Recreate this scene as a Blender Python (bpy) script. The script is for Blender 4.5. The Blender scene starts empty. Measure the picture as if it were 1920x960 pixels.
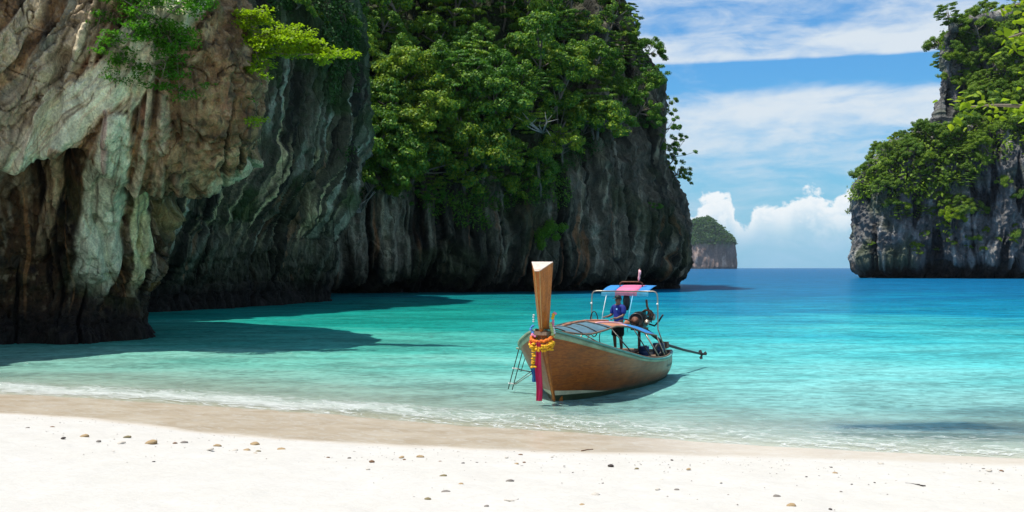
import bpy, bmesh, math, random
import numpy as np
from mathutils import Vector, Matrix, Quaternion

# ------------------------------------------------------------------ camera, sky, sun, exposure
R = math.radians
scn = bpy.context.scene
COL = scn.collection
H, F = 3.6, 2000.0                     # eye height over the water, focal length in photo pixels
cam_d = bpy.data.cameras.new('camera'); cam = bpy.data.objects.new('camera', cam_d); COL.objects.link(cam)
cam.location = (0, 0, H); cam.rotation_euler = (R(90), 0, 0)
cam_d.sensor_width = 36; cam_d.lens = 36*F/1920; cam_d.shift_y = 22/1920
cam_d.clip_start = .1; cam_d.clip_end = 90000
scn.camera = cam
SUN_EL = R(69); SUN_H = Vector((-.995, -.05)).normalized()      # sun stands left of the bay
world = bpy.data.worlds.new('World'); scn.world = world; world.use_nodes = True
SKY_STRENGTH = .095
SUN_STRENGTH = 5.0
sd = bpy.data.lights.new('sun', 'SUN'); sd.energy = SUN_STRENGTH; sd.angle = R(.53); sd.color = (1, .955, .87)
so = bpy.data.objects.new('sun', sd); COL.objects.link(so)
svec = Vector((SUN_H.x*math.cos(SUN_EL), SUN_H.y*math.cos(SUN_EL), math.sin(SUN_EL)))
so.rotation_euler = svec.to_track_quat('Z', 'Y').to_euler(); so.location = (-60, 60, 120)
vs = scn.view_settings; vs.view_transform = 'Standard'; vs.look = 'None'; vs.exposure = 0.33; vs.gamma = 1; vs.use_curve_mapping = False
cy = scn.cycles; cy.max_bounces = 6; cy.diffuse_bounces = 3; cy.glossy_bounces = 2; cy.transmission_bounces = 3; cy.transparent_max_bounces = 6

# ------------------------------------------------------------------ node helper
class NT:
    def __init__(s, tree): s.t = tree; s.n = tree.nodes; s.l = tree.links
    def new(s, typ, **kw):
        n = s.n.new(typ)
        for k, v in kw.items(): setattr(n, k, v)
        return n
    def put(s, sock, v):
        if isinstance(v, bpy.types.NodeSocket): s.l.new(v, sock)
        elif v is not None:
            if sock.type in ('RGBA',) and len(v) == 3: v = (*v, 1)
            sock.default_value = v
    def m(s, op, a, b=None, c=None, clamp=False):
        n = s.new('ShaderNodeMath', operation=op); n.use_clamp = clamp
        for i, v in enumerate((a, b, c)):
            if v is not None: s.put(n.inputs[i], v)
        return n.outputs[0]
    def mix(s, f, a, b, blend='MIX'):
        n = s.new('ShaderNodeMix', data_type='RGBA', blend_type=blend)
        s.put(n.inputs[0], f); s.put(n.inputs[6], a); s.put(n.inputs[7], b)
        return n.outputs[2]
    def noise(s, vec, scale=5, detail=4, rough=.55, dist=0, dim='3D'):
        n = s.new('ShaderNodeTexNoise', noise_dimensions=dim)
        if vec is not None: s.put(n.inputs['Vector'], vec)
        n.inputs['Scale'].default_value = scale; n.inputs['Detail'].default_value = detail
        n.inputs['Roughness'].default_value = rough; n.inputs['Distortion'].default_value = dist
        return n.outputs['Fac']
    def ramp(s, f, stops, interp='LINEAR'):
        n = s.new('ShaderNodeValToRGB'); n.color_ramp.interpolation = interp
        e = n.color_ramp.elements
        while len(e) < len(stops): e.new(.5)
        for el, (p, c) in zip(e, stops):
            el.position = p; el.color = (c, c, c, 1) if isinstance(c, (int, float)) else (*c, 1)
        s.put(n.inputs[0], f); return n.outputs[0]
    def curve(s, f, pts):
        n = s.new('ShaderNodeFloatCurve'); c = n.mapping.curves[0]
        n.mapping.use_clip = False
        while len(c.points) < len(pts): c.points.new(.5, .5)
        for p, (x, y) in zip(c.points, pts): p.location = (x, y); p.handle_type = 'AUTO_CLAMPED'
        n.mapping.update(); s.put(n.inputs['Value'], f); return n.outputs[0]
    def comb(s, x, y, z=0.0):
        n = s.new('ShaderNodeCombineXYZ'); s.put(n.inputs[0], x); s.put(n.inputs[1], y); s.put(n.inputs[2], z); return n.outputs[0]
    def sep(s, v):
        n = s.new('ShaderNodeSeparateXYZ'); s.put(n.inputs[0], v); return n.outputs
    def mapr(s, v, a, b, c=0., d=1., smooth=True):
        n = s.new('ShaderNodeMapRange'); n.interpolation_type = 'SMOOTHSTEP' if smooth else 'LINEAR'
        for i, q in enumerate((v, a, b, c, d)): s.put(n.inputs[i], q)
        return n.outputs[0]
    def scalev(s, v, sc):
        n = s.new('ShaderNodeVectorMath', operation='MULTIPLY'); s.put(n.inputs[0], v); n.inputs[1].default_value = sc; return n.outputs[0]
    def attr(s, name):
        return s.new('ShaderNodeAttribute', attribute_name=name)
    def bump(s, h, strength=.5, dist=.1, normal=None):
        n = s.new('ShaderNodeBump'); n.inputs['Strength'].default_value = strength; n.inputs['Distance'].default_value = dist
        s.put(n.inputs['Height'], h)
        if normal is not None: s.put(n.inputs['Normal'], normal)
        return n.outputs[0]

def material(name):
    m = bpy.data.materials.new(name); m.use_nodes = True
    t = NT(m.node_tree); t.n.clear()
    out = t.new('ShaderNodeOutputMaterial'); t.out = out
    return m, t
def principled(t, color, rough=.6, spec=.4, normal=None, metal=0., **kw):
    p = t.new('ShaderNodeBsdfPrincipled')
    t.put(p.inputs['Base Color'], color); t.put(p.inputs['Roughness'], rough); p.inputs['Specular IOR Level'].default_value = spec
    t.put(p.inputs['Metallic'], metal)
    if normal is not None: t.put(p.inputs['Normal'], normal)
    return p
def simple_mat(name, color, rough=.6, var=.25, scale=6., spec=.4, metal=0., bumpd=.003, stretch=(1, 1, 1)):
    m, t = material(name)
    tc = t.new('ShaderNodeTexCoord').outputs['Object']
    v = t.scalev(tc, stretch)
    n = t.noise(v, scale, 5, .6); n2 = t.noise(v, scale*7, 3, .6)
    f = t.m('ADD', t.m('MULTIPLY', n, .7), t.m('MULTIPLY', n2, .3))
    f = t.mapr(f, .3, .7, 1-var, 1+var*.6)
    c = t.mix(1., color, t.comb(f, f, f), 'MULTIPLY')
    p = principled(t, c, t.mapr(n2, .3, .7, max(.05, rough-.12), min(1, rough+.12)), spec, t.bump(n2, .4, bumpd), metal)
    t.l.new(p.outputs[0], t.out.inputs[0]); return m

# ------------------------------------------------------------------ world: Nishita sky with cloud layers
t = NT(world.node_tree); t.n.clear()
sky = t.new('ShaderNodeTexSky', sky_type='NISHITA'); sky.sun_disc = False; sky.sun_elevation = SUN_EL
sky.sun_rotation = math.atan2(SUN_H.x, SUN_H.y); sky.air_density = 1.25; sky.dust_density = .35; sky.ozone_density = 2.6; sky.altitude = 0
gen = t.new('ShaderNodeTexCoord').outputs['Generated']
X, Y, Z = t.sep(gen)[:3]
hyp = t.m('SQRT', t.m('ADD', t.m('MULTIPLY', X, X), t.m('MULTIPLY', Y, Y)))
T = t.m('DIVIDE', Z, t.m('MAXIMUM', hyp, .02))                 # tangent of the elevation
A = t.m('ARCTAN2', X, Y)
skyc = t.mix(1., sky.outputs[0], (.34, .78, 1.16), 'MULTIPLY')
# high thin layer: drawn-out streaks, denser in some layers of height
Tc = t.m('MINIMUM', T, 1.2)
cov = t.curve(t.m('MULTIPLY', Tc, 2.0, clamp=True), [(0, .50), (.05, .52), (.16, .50), (.24, .58), (.30, .60), (.335, .44), (.372, .40), (.384, .66), (.42, .60), (.45, .52), (.50, .46), (.62, .54), (.75, .52), (1, .53)])  # overhead, out of view, cover is kept up to whiten and brighten the skylight
warp = t.noise(t.comb(t.m('MULTIPLY', A, 3.0), t.m('MULTIPLY', T, 9.0), .3), 1., 3, .5)
Tw = t.m('ADD', T, t.m('MULTIPLY', t.m('SUBTRACT', warp, .5), .05))
n1 = t.noise(t.comb(t.m('MULTIPLY', A, 5.5), t.m('MULTIPLY', Tw, 26.), 4.2), 1., 7, .58, .25)
n2 = t.noise(t.comb(t.m('MULTIPLY', A, 22.), t.m('MULTIPLY', Tw, 60.), 9.1), 1., 5, .6, .4)
cir = t.m('ADD', t.m('ADD', t.m('MULTIPLY', n1, .68), t.m('MULTIPLY', n2, .32)), t.m('SUBTRACT', cov, .5))
cirm = t.mapr(cir, .40, .70, 0., .93)
col1 = t.mix(cirm, skyc, (6.3, 6.9, 7.4))
# pale air close to the horizon
hz = t.mapr(T, -.02, .15, .8, 0.)
col1 = t.mix(hz, col1, (2.1, 4.6, 6.7))
# heaped cumulus along the horizon
per = 2*math.pi/12
fr = t.m('FRACT', t.m('DIVIDE', A, per))
def pa(px): return math.atan((px-960)/F)/per
tops = t.curve(fr, [(0, .35), (pa(1180), .45), (pa(1260), .47), (pa(1300), .62), (pa(1350), .80), (pa(1372), .72), (pa(1392), .52), (pa(1410), .60), (pa(1438), .74), (pa(1462), .66), (pa(1490), .80), (pa(1525), .86), (pa(1560), .76), (pa(1595), .84), (pa(1640), .60), (pa(1720), .50), (pa(1800), .55), (1, .35)])
tt = t.m('MULTIPLY', tops, .082)
b1 = t.noise(t.comb(t.m('MULTIPLY', A, 42.), t.m('MULTIPLY', T, 52.), 1.7), 1., 6, .6, .2)
b2 = t.noise(t.comb(t.m('MULTIPLY', A, 120.), t.m('MULTIPLY', T, 140.), 5.7), 1., 4, .6, .3)
bb = t.m('ADD', t.m('MULTIPLY', b1, .8), t.m('MULTIPLY', b2, .2))
edge = t.m('ADD', t.m('SUBTRACT', tt, T), t.m('MULTIPLY', t.m('SUBTRACT', bb, .5), .062))
cm = t.m('MULTIPLY', t.mapr(edge, -.001, .0065), t.mapr(t.m('ADD', T, t.m('MULTIPLY', bb, .02)), .022, .060))
lit = t.mapr(bb, .40, .62, 0., 1.)
inner = t.mapr(edge, .0, .040, 1., .0)
cc = t.mix(t.m('MAXIMUM', t.m('MULTIPLY', lit, t.mapr(T, .02, .06, .35, .95)), inner), (3.9, 5.7, 7.0), (8.2, 8.35, 8.4))
col2 = t.mix(t.m('MULTIPLY', cm, .93), col1, cc)
bg = t.new('ShaderNodeBackground'); t.l.new(col2, bg.inputs[0]); bg.inputs[1].default_value = SKY_STRENGTH
wo = t.new('ShaderNodeOutputWorld'); t.l.new(bg.outputs[0], wo.inputs[0])

# ------------------------------------------------------------------ maths helpers
rng = np.random.default_rng(7); random.seed(11)
class Perlin:
    def __init__(s, seed):
        r = np.random.default_rng(seed); p = r.permutation(256).astype(np.int32); s.p = np.concatenate([p, p, p])
        g = r.normal(size=(256, 3)); g = (g/np.linalg.norm(g, axis=1)[:, None]).astype(np.float32); s.g = [np.ascontiguousarray(g[:, k]) for k in range(3)]
    def __call__(s, q):
        sh = q.shape[:-1]; q = q.reshape(-1, 3); fl = np.floor(q); f = (q-fl).astype(np.float32); i = fl.astype(np.int32) & 255
        u = f*f*f*(f*(f*6-15)+10); fx, fy, fz = (np.ascontiguousarray(f[:, k]) for k in range(3)); ux, uy, uz = (np.ascontiguousarray(u[:, k]) for k in range(3))
        gx_, gy_, gz_ = s.g; r = []
        for a in (0, 1):
            ha = s.p[i[:, 0]+a]
            for b in (0, 1):
                hb = s.p[ha+((i[:, 1]+b) & 255)]
                for c in (0, 1):
                    h = s.p[hb+((i[:, 2]+c) & 255)]
                    r.append(gx_[h]*(fx-a)+gy_[h]*(fy-b)+gz_[h]*(fz-c))
        z0 = r[0]+(r[1]-r[0])*uz; z1 = r[2]+(r[3]-r[2])*uz; z2 = r[4]+(r[5]-r[4])*uz; z3 = r[6]+(r[7]-r[6])*uz
        y0 = z0+(z1-z0)*uy; y1 = z2+(z3-z2)*uy
        return ((y0+(y1-y0)*ux)*1.6).astype(np.float64).reshape(sh)
PN = Perlin(3)
def fbm(q, oct=4, gain=.5, lac=2.03):
    a, o, nrm = 1., 0., 0.
    for k in range(oct): o = o+a*PN(q+17.3*k); nrm += a; a *= gain; q = q*lac
    return o/nrm
def ridged(q, oct=4, gain=.5, lac=2.1):
    a, o, nrm = 1., 0., 0.
    for k in range(oct): o = o+a*(1-np.abs(PN(q+31.7*k))*2); nrm += a; a *= gain; q = q*lac
    return o/nrm
def sstep(a, b, x):
    u = np.clip((x-a)/(b-a), 0, 1); return u*u*(3-2*u)
def proj(P):
    D = np.maximum(P[..., 1], .1); return 960+P[..., 0]/D*F, 502-(P[..., 2]-H)/D*F
def at(px, py, D): return np.array([(px-960)/F*D, D, H+(502-py)/F*D])
def inpoly(px, py, poly):
    c = np.zeros(px.shape, bool); n = len(poly)
    for i in range(n):
        x0, y0 = poly[i]; x1, y1 = poly[(i+1) % n]
        if y0 == y1: continue
        k = ((y0 > py) != (y1 > py)) & (px < (x1-x0)*(py-y0)/(y1-y0)+x0); c ^= k
    return c
def polydist(px, py, pts):
    """distance to a polyline and the position along it"""
    best = np.full(px.shape, 1e9); par = np.zeros(px.shape); n = len(pts)-1
    for i in range(n):
        (x0, y0), (x1, y1) = pts[i], pts[i+1]; dx, dy = x1-x0, y1-y0
        u = np.clip(((px-x0)*dx+(py-y0)*dy)/(dx*dx+dy*dy), 0, 1)
        d = np.hypot(px-x0-u*dx, py-y0-u*dy); k = d < best
        best = np.where(k, d, best); par = np.where(k, (i+u)/n, par)
    return best, par

def mesh_np(name, V, Fc, smooth=True):
    """mesh from arrays: V (n,3), Fc (m,k)"""
    V = np.ascontiguousarray(V, np.float32); Fc = np.ascontiguousarray(Fc, np.int32); k = Fc.shape[1]
    me = bpy.data.meshes.new(name); me.vertices.add(len(V)); me.vertices.foreach_set('co', V.ravel())
    me.loops.add(Fc.size); me.loops.foreach_set('vertex_index', Fc.ravel())
    me.polygons.add(len(Fc)); me.polygons.foreach_set('loop_start', np.arange(0, Fc.size, k, dtype=np.int32))
    try: me.polygons.foreach_set('loop_total', np.full(len(Fc), k, np.int32))
    except Exception: pass
    if smooth: me.polygons.foreach_set('use_smooth', np.ones(len(Fc), bool))
    me.update(calc_edges=True); return me
def gridfaces(nr, nc):
    i = np.arange(nr*nc).reshape(nr, nc)
    return np.stack([i[:-1, :-1], i[:-1, 1:], i[1:, 1:], i[1:, :-1]], -1).reshape(-1, 4)
def vcol(me, name, C):
    a = me.attributes.new(name, 'FLOAT_COLOR', 'POINT')
    C = np.concatenate([C.reshape(-1, 3), np.ones((C.size//3, 1))], 1).astype(np.float32); a.data.foreach_set('color', C.ravel())
def vfloat(me, name, v):
    a = me.attributes.new(name, 'FLOAT', 'POINT'); a.data.foreach_set('value', np.ascontiguousarray(v, np.float32).ravel())
def link(name, me, mat=None, parent=None):
    o = bpy.data.objects.new(name, me); COL.objects.link(o)
    if mat is not None: me.materials.clear(); me.materials.append(mat)
    if parent is not None: o.parent = parent
    return o
def tag(o, label=None, cat=None, group=None, kind=None):
    if label: o['label'] = label
    if cat: o['category'] = cat
    if group: o['group'] = group
    if kind: o['kind'] = kind
    return o
def empty(name, loc, rot=None, scale=None):
    o = bpy.data.objects.new(name, None); COL.objects.link(o); o.location = loc; o.empty_display_size = .2
    if rot is not None: o.rotation_mode = 'QUATERNION'; o.rotation_quaternion = rot
    if scale is not None: o.scale = scale
    return o

class MB:
    """collects tubes, boxes, sheets and lumps into one mesh"""
    def __init__(s): s.v = []; s.f = []
    def add(s, V, Fs):
        n = len(s.v); s.v += [tuple(p) for p in V]; s.f += [tuple(i+n for i in f) for f in Fs]; return s
    def tube(s, pts, rad, seg=8, cap=True):
        pts = [Vector(p) for p in pts]; n = len(pts)
        rad = [rad]*n if isinstance(rad, (int, float)) else rad
        V = []; up = None
        for i, p in enumerate(pts):
            d = (pts[min(i+1, n-1)]-pts[max(i-1, 0)]).normalized()
            if up is None: up = d.orthogonal().normalized()
            up = (up-d*up.dot(d)).normalized(); sd_ = d.cross(up)
            for k in range(seg):
                a = 2*math.pi*k/seg; V.append(p+(up*math.cos(a)+sd_*math.sin(a))*rad[i])
        Fs = [(i*seg+k, i*seg+(k+1) % seg, (i+1)*seg+(k+1) % seg, (i+1)*seg+k) for i in range(n-1) for k in range(seg)]
        if cap: Fs += [tuple(range(seg-1, -1, -1)), tuple((n-1)*seg+k for k in range(seg))]
        return s.add(V, Fs)
    def box(s, c, d, rot=None):
        c = Vector(c); V = []
        for x in (-.5, .5):
            for y in (-.5, .5):
                for z in (-.5, .5):
                    p = Vector((x*d[0], y*d[1], z*d[2])); p = rot @ p if rot else p; V.append(c+p)
        return s.add(V, [(0, 1, 3, 2), (4, 6, 7, 5), (0, 4, 5, 1), (2, 3, 7, 6), (0, 2, 6, 4), (1, 5, 7, 3)])
    def prism(s, A_, B_):
        n = len(A_); return s.add(list(A_)+list(B_), [tuple(range(n-1, -1, -1)), tuple(range(n, 2*n))]+[(i, (i+1) % n, n+(i+1) % n, n+i) for i in range(n)])
    def lathe(s, c, prof, axis=(0, 0, 1), seg=14):
        q = Vector((0, 0, 1)).rotation_difference(Vector(axis)); c = Vector(c); V = []
        for r_, z in prof:
            for k in range(seg):
                a = 2*math.pi*k/seg; V.append(c+q @ Vector((r_*math.cos(a), r_*math.sin(a), z)))
        n = len(prof)
        Fs = [(i*seg+k, i*seg+(k+1) % seg, (i+1)*seg+(k+1) % seg, (i+1)*seg+k) for i in range(n-1) for k in range(seg)]
        Fs += [tuple(range(seg-1, -1, -1)), tuple((n-1)*seg+k for k in range(seg))]
        return s.add(V, Fs)
    def lump(s, c, r_, seed=0, sub=1):
        bm = bmesh.new(); bmesh.ops.create_icosphere(bm, subdivisions=sub, radius=1)
        rr = random.Random(seed); c = Vector(c); r_ = Vector(r_) if not isinstance(r_, (int, float)) else Vector((r_, r_, r_))
        V = [c+Vector((v.co.x*r_.x, v.co.y*r_.y, v.co.z*r_.z))*rr.uniform(.82, 1.15) for v in bm.verts]
        Fs = [tuple(v.index for v in f.verts) for f in bm.faces]; bm.free(); return s.add(V, Fs)
    def grid(s, P):
        nr, nc = len(P), len(P[0])
        return s.add([p for row in P for p in row], [(i*nc+j, i*nc+j+1, (i+1)*nc+j+1, (i+1)*nc+j) for i in range(nr-1) for j in range(nc-1)])
    def build(s, name, mat, parent=None, smooth=False, bevel=0):
        me = bpy.data.meshes.new(name); me.from_pydata([tuple(v) for v in s.v], [], s.f); me.update()
        bm = bmesh.new(); bm.from_mesh(me); bmesh.ops.recalc_face_normals(bm, faces=bm.faces)
        if bevel: bmesh.ops.bevel(bm, geom=bm.edges[:], offset=bevel, segments=2, affect='EDGES', clamp_overlap=True)
        bm.to_mesh(me); bm.free()
        if smooth: me.polygons.foreach_set('use_smooth', [True]*len(me.polygons))
        return link(name, me, mat, parent)

# ------------------------------------------------------------------ materials of the setting
def rock_material(name, fine, bumpd, rough=.88):
    m, t = material(name)
    tc = t.new('ShaderNodeTexCoord').outputs['Object']
    c = t.attr('Col').outputs['Color']
    a = t.noise(t.scalev(tc, (1, 1, .45)), fine, 6, .65, .3); b = t.noise(tc, fine*4.5, 4, .65)
    cr = t.new('ShaderNodeTexVoronoi', feature='DISTANCE_TO_EDGE'); cr.inputs['Scale'].default_value = fine*.55
    t.put(cr.inputs['Vector'], t.mix(.25, t.scalev(tc, (1, 1, .5)), t.new('ShaderNodeTexNoise').outputs['Color']))
    f = t.mapr(a, .25, .75, .55, 1.45); g = t.mapr(b, .25, .75, .72, 1.28)
    c = t.mix(1., c, t.comb(f, f, f), 'MULTIPLY'); c = t.mix(1., c, t.comb(g, g, g), 'MULTIPLY')
    hgt = t.m('ADD', t.m('MULTIPLY', a, 1.), t.m('MULTIPLY', b, .35))
    hgt = t.m('ADD', hgt, t.m('MULTIPLY', t.mapr(cr.outputs[0], 0, .06), .25))
    p = principled(t, c, rough, .25, t.bump(hgt, .9, bumpd))
    t.l.new(p.outputs[0], t.out.inputs[0]); return m
M = {}
M['rock_near'] = rock_material('limestone_near', 2.4, .24, .85)
M['rock_mid'] = rock_material('limestone_mid', 1.3, .5)
M['rock_back'] = rock_material('limestone_back', .9, .8)
M['rock_right'] = rock_material('limestone_right', .45, 1.6)
M['rock_far'] = rock_material('limestone_far', .05, 4.)

def leaf_material(name, cols, trans=.35, rough=.45, hue=.03):
    m, t = material(name)
    oi = t.new('ShaderNodeObjectInfo').outputs['Random']
    geo = t.new('ShaderNodeNewGeometry').outputs['Random Per Island']
    k = t.m('ADD', t.m('MULTIPLY', oi, .72), t.m('MULTIPLY', geo, .28))
    n = len(cols); c = t.ramp(k, [(i/(n-1), q) for i, q in enumerate(cols)])
    v = t.mapr(geo, 0, 1, .75, 1.25, False); c = t.mix(1., c, t.comb(v, v, v), 'MULTIPLY')
    p = principled(t, c, .55, .18)
    tr = t.new('ShaderNodeBsdfTranslucent'); t.put(tr.inputs[0], t.mix(1., c, (1.25, 1.35, .5), 'MULTIPLY'))
    mx = t.new('ShaderNodeMixShader'); mx.inputs[0].default_value = trans
    t.l.new(p.outputs[0], mx.inputs[1]); t.l.new(tr.outputs[0], mx.inputs[2]); t.l.new(mx.outputs[0], t.out.inputs[0]); return m
M['leaf'] = leaf_material('forest_leaves', [(.018, .080, .014), (.045, .150, .016), (.105, .230, .014), (.026, .105, .020), (.175, .285, .012), (.045, .155, .028), (.115, .235, .014), (.245, .315, .016), (.036, .13, .018), (.022, .09, .014)], .24)
M['leaf_right'] = leaf_material('headland_leaves', [(.035, .10, .016), (.11, .20, .016), (.175, .26, .016), (.065, .155, .024), (.24, .30, .020)])
M['leaf_under'] = leaf_material('undergrowth_leaves', [(.016, .05, .012), (.03, .085, .014), (.05, .115, .016)], .15)
M['leaf_bright'] = leaf_material('sunlit_tree_leaves', [(.17, .27, .012), (.23, .33, .012), (.28, .36, .015)], .5)
M['leaf_deep'] = leaf_material('shrub_leaves', [(.045, .15, .012), (.07, .20, .015), (.12, .25, .02)], .45)
M['leaf_far'] = leaf_material('island_leaves', [(.022, .065, .025), (.035, .095, .028), (.055, .115, .03)])
M['bark'] = simple_mat('pale_bark', (.20, .165, .125), .85, .4, 3., bumpd=.02)
M['bark_dry'] = simple_mat('dry_branches', (.38, .34, .29), .85, .3, 3., bumpd=.02)

# ------------------------------------------------------------------ beach, sea bed and water
EDGE = [(-900, 762), (0, 775), (150, 783), (300, 801), (400, 813), (520, 823), (640, 833), (850, 841), (1050, 848), (1280, 853), (1500, 858), (1700, 865), (1920, 872), (2600, 890)]
WLINE = [(-900, 722), (0, 737), (200, 748), (420, 763), (640, 777), (850, 797), (1050, 808), (1280, 826), (1500, 840), (1700, 850), (1920, 860), (2600, 880)]
ZE = .15
_e = np.array([((px-960)/F*((H-ZE)*F/(py-502)), (H-ZE)*F/(py-502)) for px, py in EDGE])
_w = np.array([((px-960)/F*(H*F/(py-502)), H*F/(py-502)) for px, py in WLINE])
def smooth_curve(tab):
    xs = np.linspace(tab[0, 0], tab[-1, 0], 400); ys = np.interp(xs, tab[:, 0], tab[:, 1])
    k = np.hanning(41); k /= k.sum(); yp = np.pad(ys, 20, mode='edge'); return xs, np.convolve(yp, k, 'valid')
EX, EY = smooth_curve(_e); WX, WY = smooth_curve(_w)
def eline(x): return np.interp(x, EX, EY)
def wline(x): return np.interp(x, WX, WY)
def offshore(x, y): return y-wline(x)
def depth(d):
    return np.interp(d, [0, 6, 14, 30, 60, 120, 250, 600, 2000, 30000], [0, .30, .75, 1.55, 3.0, 5.8, 11., 20, 30, 40])
def ground(x, y):
    e, w = eline(x), wline(x)
    up = e-y; zu = ZE+np.where(up < 22, .085*up, 1.87+.02*(up-22)); zu = np.minimum(zu, 6+0*zu)
    zm = ZE*(1-(y-e)/np.maximum(w-e, .1))
    return np.where(y < e, zu, np.where(y < w, zm, -depth(y-w)))
def axis_vals(dense, lo, hi, grow=1.16):
    a = list(dense); s = dense[1]-dense[0]
    while a[-1] < hi: s *= grow; a.append(a[-1]+s)
    s = dense[1]-dense[0]; b = []; q = dense[0]
    while q > lo: s *= grow; q -= s; b.append(q)
    return np.array(b[::-1]+a)
gx = axis_vals(np.arange(-17, 17, .11), -9000, 9000, 1.22); gy = axis_vals(np.arange(9, 34, .10), -400, 9500, 1.18)
XX, YY = np.meshgrid(gx, gy); ZZ = ground(XX, YY)
q3 = np.stack([XX, YY, 0*XX], -1)
near = sstep(80, 30, np.hypot(XX, YY))
land = sstep(-.3, .8, eline(XX)-YY)
ZZ = ZZ+near*(land*(.035*fbm(q3*1.3, 3)+.020*fbm(q3*4.5, 3)+.03*fbm(q3*.35, 2)-.02*sstep(.15, .45, fbm(q3*2.2+50, 2)))+(1-land)*.006*fbm(q3*1.1, 2))
wetn = .35*fbm(q3*.55, 3)+.10*fbm(q3*2.4, 2)
wet = sstep(-.45, .40, YY-eline(XX)+wetn)*(1-.45*sstep(1, 5, XX))
me = mesh_np('beach', np.stack([XX, YY, ZZ], -1).reshape(-1, 3), gridfaces(*XX.shape))
vfloat(me, 'wet', wet); vfloat(me, 'off', np.clip(offshore(XX, YY), -50, 50))
m, t = material('coral_sand')
pos = t.new('ShaderNodeTexCoord').outputs['Object']
wt = t.attr('wet').outputs['Fac']
na = t.noise(pos, .9, 5, .6); nb = t.noise(pos, 9., 4, .65); nc = t.noise(pos, 70., 3, .6)
dry = t.mix(t.mapr(na, .3, .7), (.475, .455, .415), (.50, .482, .447)); dry = t.mix(t.mapr(nb, .35, .75, 0, .5), dry, (.44, .412, .365))
speck = t.mapr(nc, .70, .78, 0, .5); dry = t.mix(speck, dry, (.34, .28, .21))
st = t.noise(t.scalev(pos, (.8, 1.0, 1)), 1.1, 6, .68)
wc = t.mix(t.mapr(st, .3, .7), (.345, .275, .19), (.44, .375, .285)); wc = t.mix(t.mapr(nb, .62, .78, 0, .35), wc, (.45, .40, .32))
# thin broken froth lines left by the last wave, aligned with the shore
off = t.attr('off').outputs['Fac']
fr1 = t.m('SUBTRACT', 1., t.m('ABSOLUTE', t.m('SUBTRACT', t.noise(t.comb(t.m('MULTIPLY', t.sep(pos)[0], .8), t.m('MULTIPLY', off, 1.5), 0.), 1.6, 6, .62, .7), .5)))
wc = t.mix(t.mapr(fr1, .972, .998, 0, .55), wc, (.50, .48, .43))
wc = t.mix(t.mapr(off, .3, 3.0, 0., .85), wc, (.43, .415, .36))
sc_ = t.mix(wt, dry, wc)
hgt = t.m('ADD', t.m('MULTIPLY', nb, .6), t.m('MULTIPLY', nc, .18)); hgt = t.m('MULTIPLY', hgt, t.mapr(wt, 0, 1, 1., .12, False))
p = principled(t, sc_, t.mapr(wt, .2, 1., .95, .34), .3, t.bump(hgt, .55, .05)); t.l.new(p.outputs[0], t.out.inputs[0])
M['sand'] = m
tag(link('beach', me, m), 'white coral sand beach sloping down under the water', kind='structure')

# the sea: one sheet, its body colour follows the depth of the water under it
wx = axis_vals(np.arange(-24, 26, .30), -9000, 9000, 1.2); wy = axis_vals(np.arange(15, 60, .22), 14, 9500, 1.10)
WXX, WYY = np.meshgrid(wx, wy); q3 = np.stack([WXX, WYY, 0*WXX], -1)
d0 = offshore(WXX, WYY); d = d0+1.3*fbm(q3*.12, 2)*sstep(0, 12, d0)+.35*fbm(q3*.5, 2)*sstep(.2, 3, d0)
swell = .02*np.sin(d0*1.5+1.6*fbm(q3*.15, 2)+.4)*sstep(1.5, 6, d0)*sstep(70, 25, d0)+.035*fbm(q3*np.array([.35, .8, 1]), 3)*sstep(1.2, 8, d0)*sstep(160, 60, WYY)
side = sstep(16, -4, WXX)
brk = .10*np.exp(-((d0-2.0+.5*fbm(q3*.3, 2))/.55)**2)*sstep(7, -3, WXX)
Wz = swell+brk+.004
me = mesh_np('sea', np.stack([WXX, WYY, Wz], -1).reshape(-1, 3), gridfaces(*WXX.shape))
dep = depth(np.maximum(d, 0)); dep = np.where(d0 < 0, 0, dep)
ang = WXX/np.maximum(WYY, 1)
deep_px = 960+F*ang
patches = 0*d  # dark blue-green patches in the shallows on the right
for cx, cy, rx, ry, aa in ((9.3, 24.1, 2.6, .85, .95), (7.6, 23.6, .9, .4, .6), (11.6, 23.4, 2.2, .6, .8), (13, 26.5, 3, 1.0, .5)):
    patches = np.maximum(patches, aa*np.clip(1.5*np.exp(-(((WXX-cx)/rx)**2+((WYY-cy)/ry)**2+.9*fbm(q3*.9, 3))), 0, 1))
vfloat(me, 'depth', dep); vfloat(me, 'off', np.clip(d0, -20, 400)); vfloat(me, 'dark_patch', patches)
vfloat(me, 'cliff_reflection', sstep(14, -10, WXX-.08*(WYY-30))*sstep(400, 120, WYY))  # green reflection of the cliffs put into the water colour towards the left
vfloat(me, 'foam', np.clip(np.exp(-((d0-1.25+.8*fbm(q3*.25, 2))/np.where(d0 < 1.2, .9, .85))**2)*(.22+.78*sstep(3.5, -6, WXX)), 0, 1))
m, t = material('sea_water')
pos = t.new('ShaderNodeTexCoord').outputs['Object']
dp = t.attr('depth').outputs['Fac']; lag = t.attr('cliff_reflection').outputs['Fac']; of = t.attr('off').outputs['Fac']; fo = t.attr('foam').outputs['Fac']; wd = t.attr('dark_patch').outputs['Fac']
dn = t.noise(t.scalev(pos, (.06, .10, 1)), 1., 4, .6); dp2 = t.m('MULTIPLY', dp, t.mapr(dn, .3, .7, .75, 1.3))
ld = t.m('MULTIPLY', t.m('LOGARITHM', t.m('ADD', 1., t.m('MULTIPLY', dp2, 1.)), 2.), .2)      # 0..1 for 0..31 m
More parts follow.
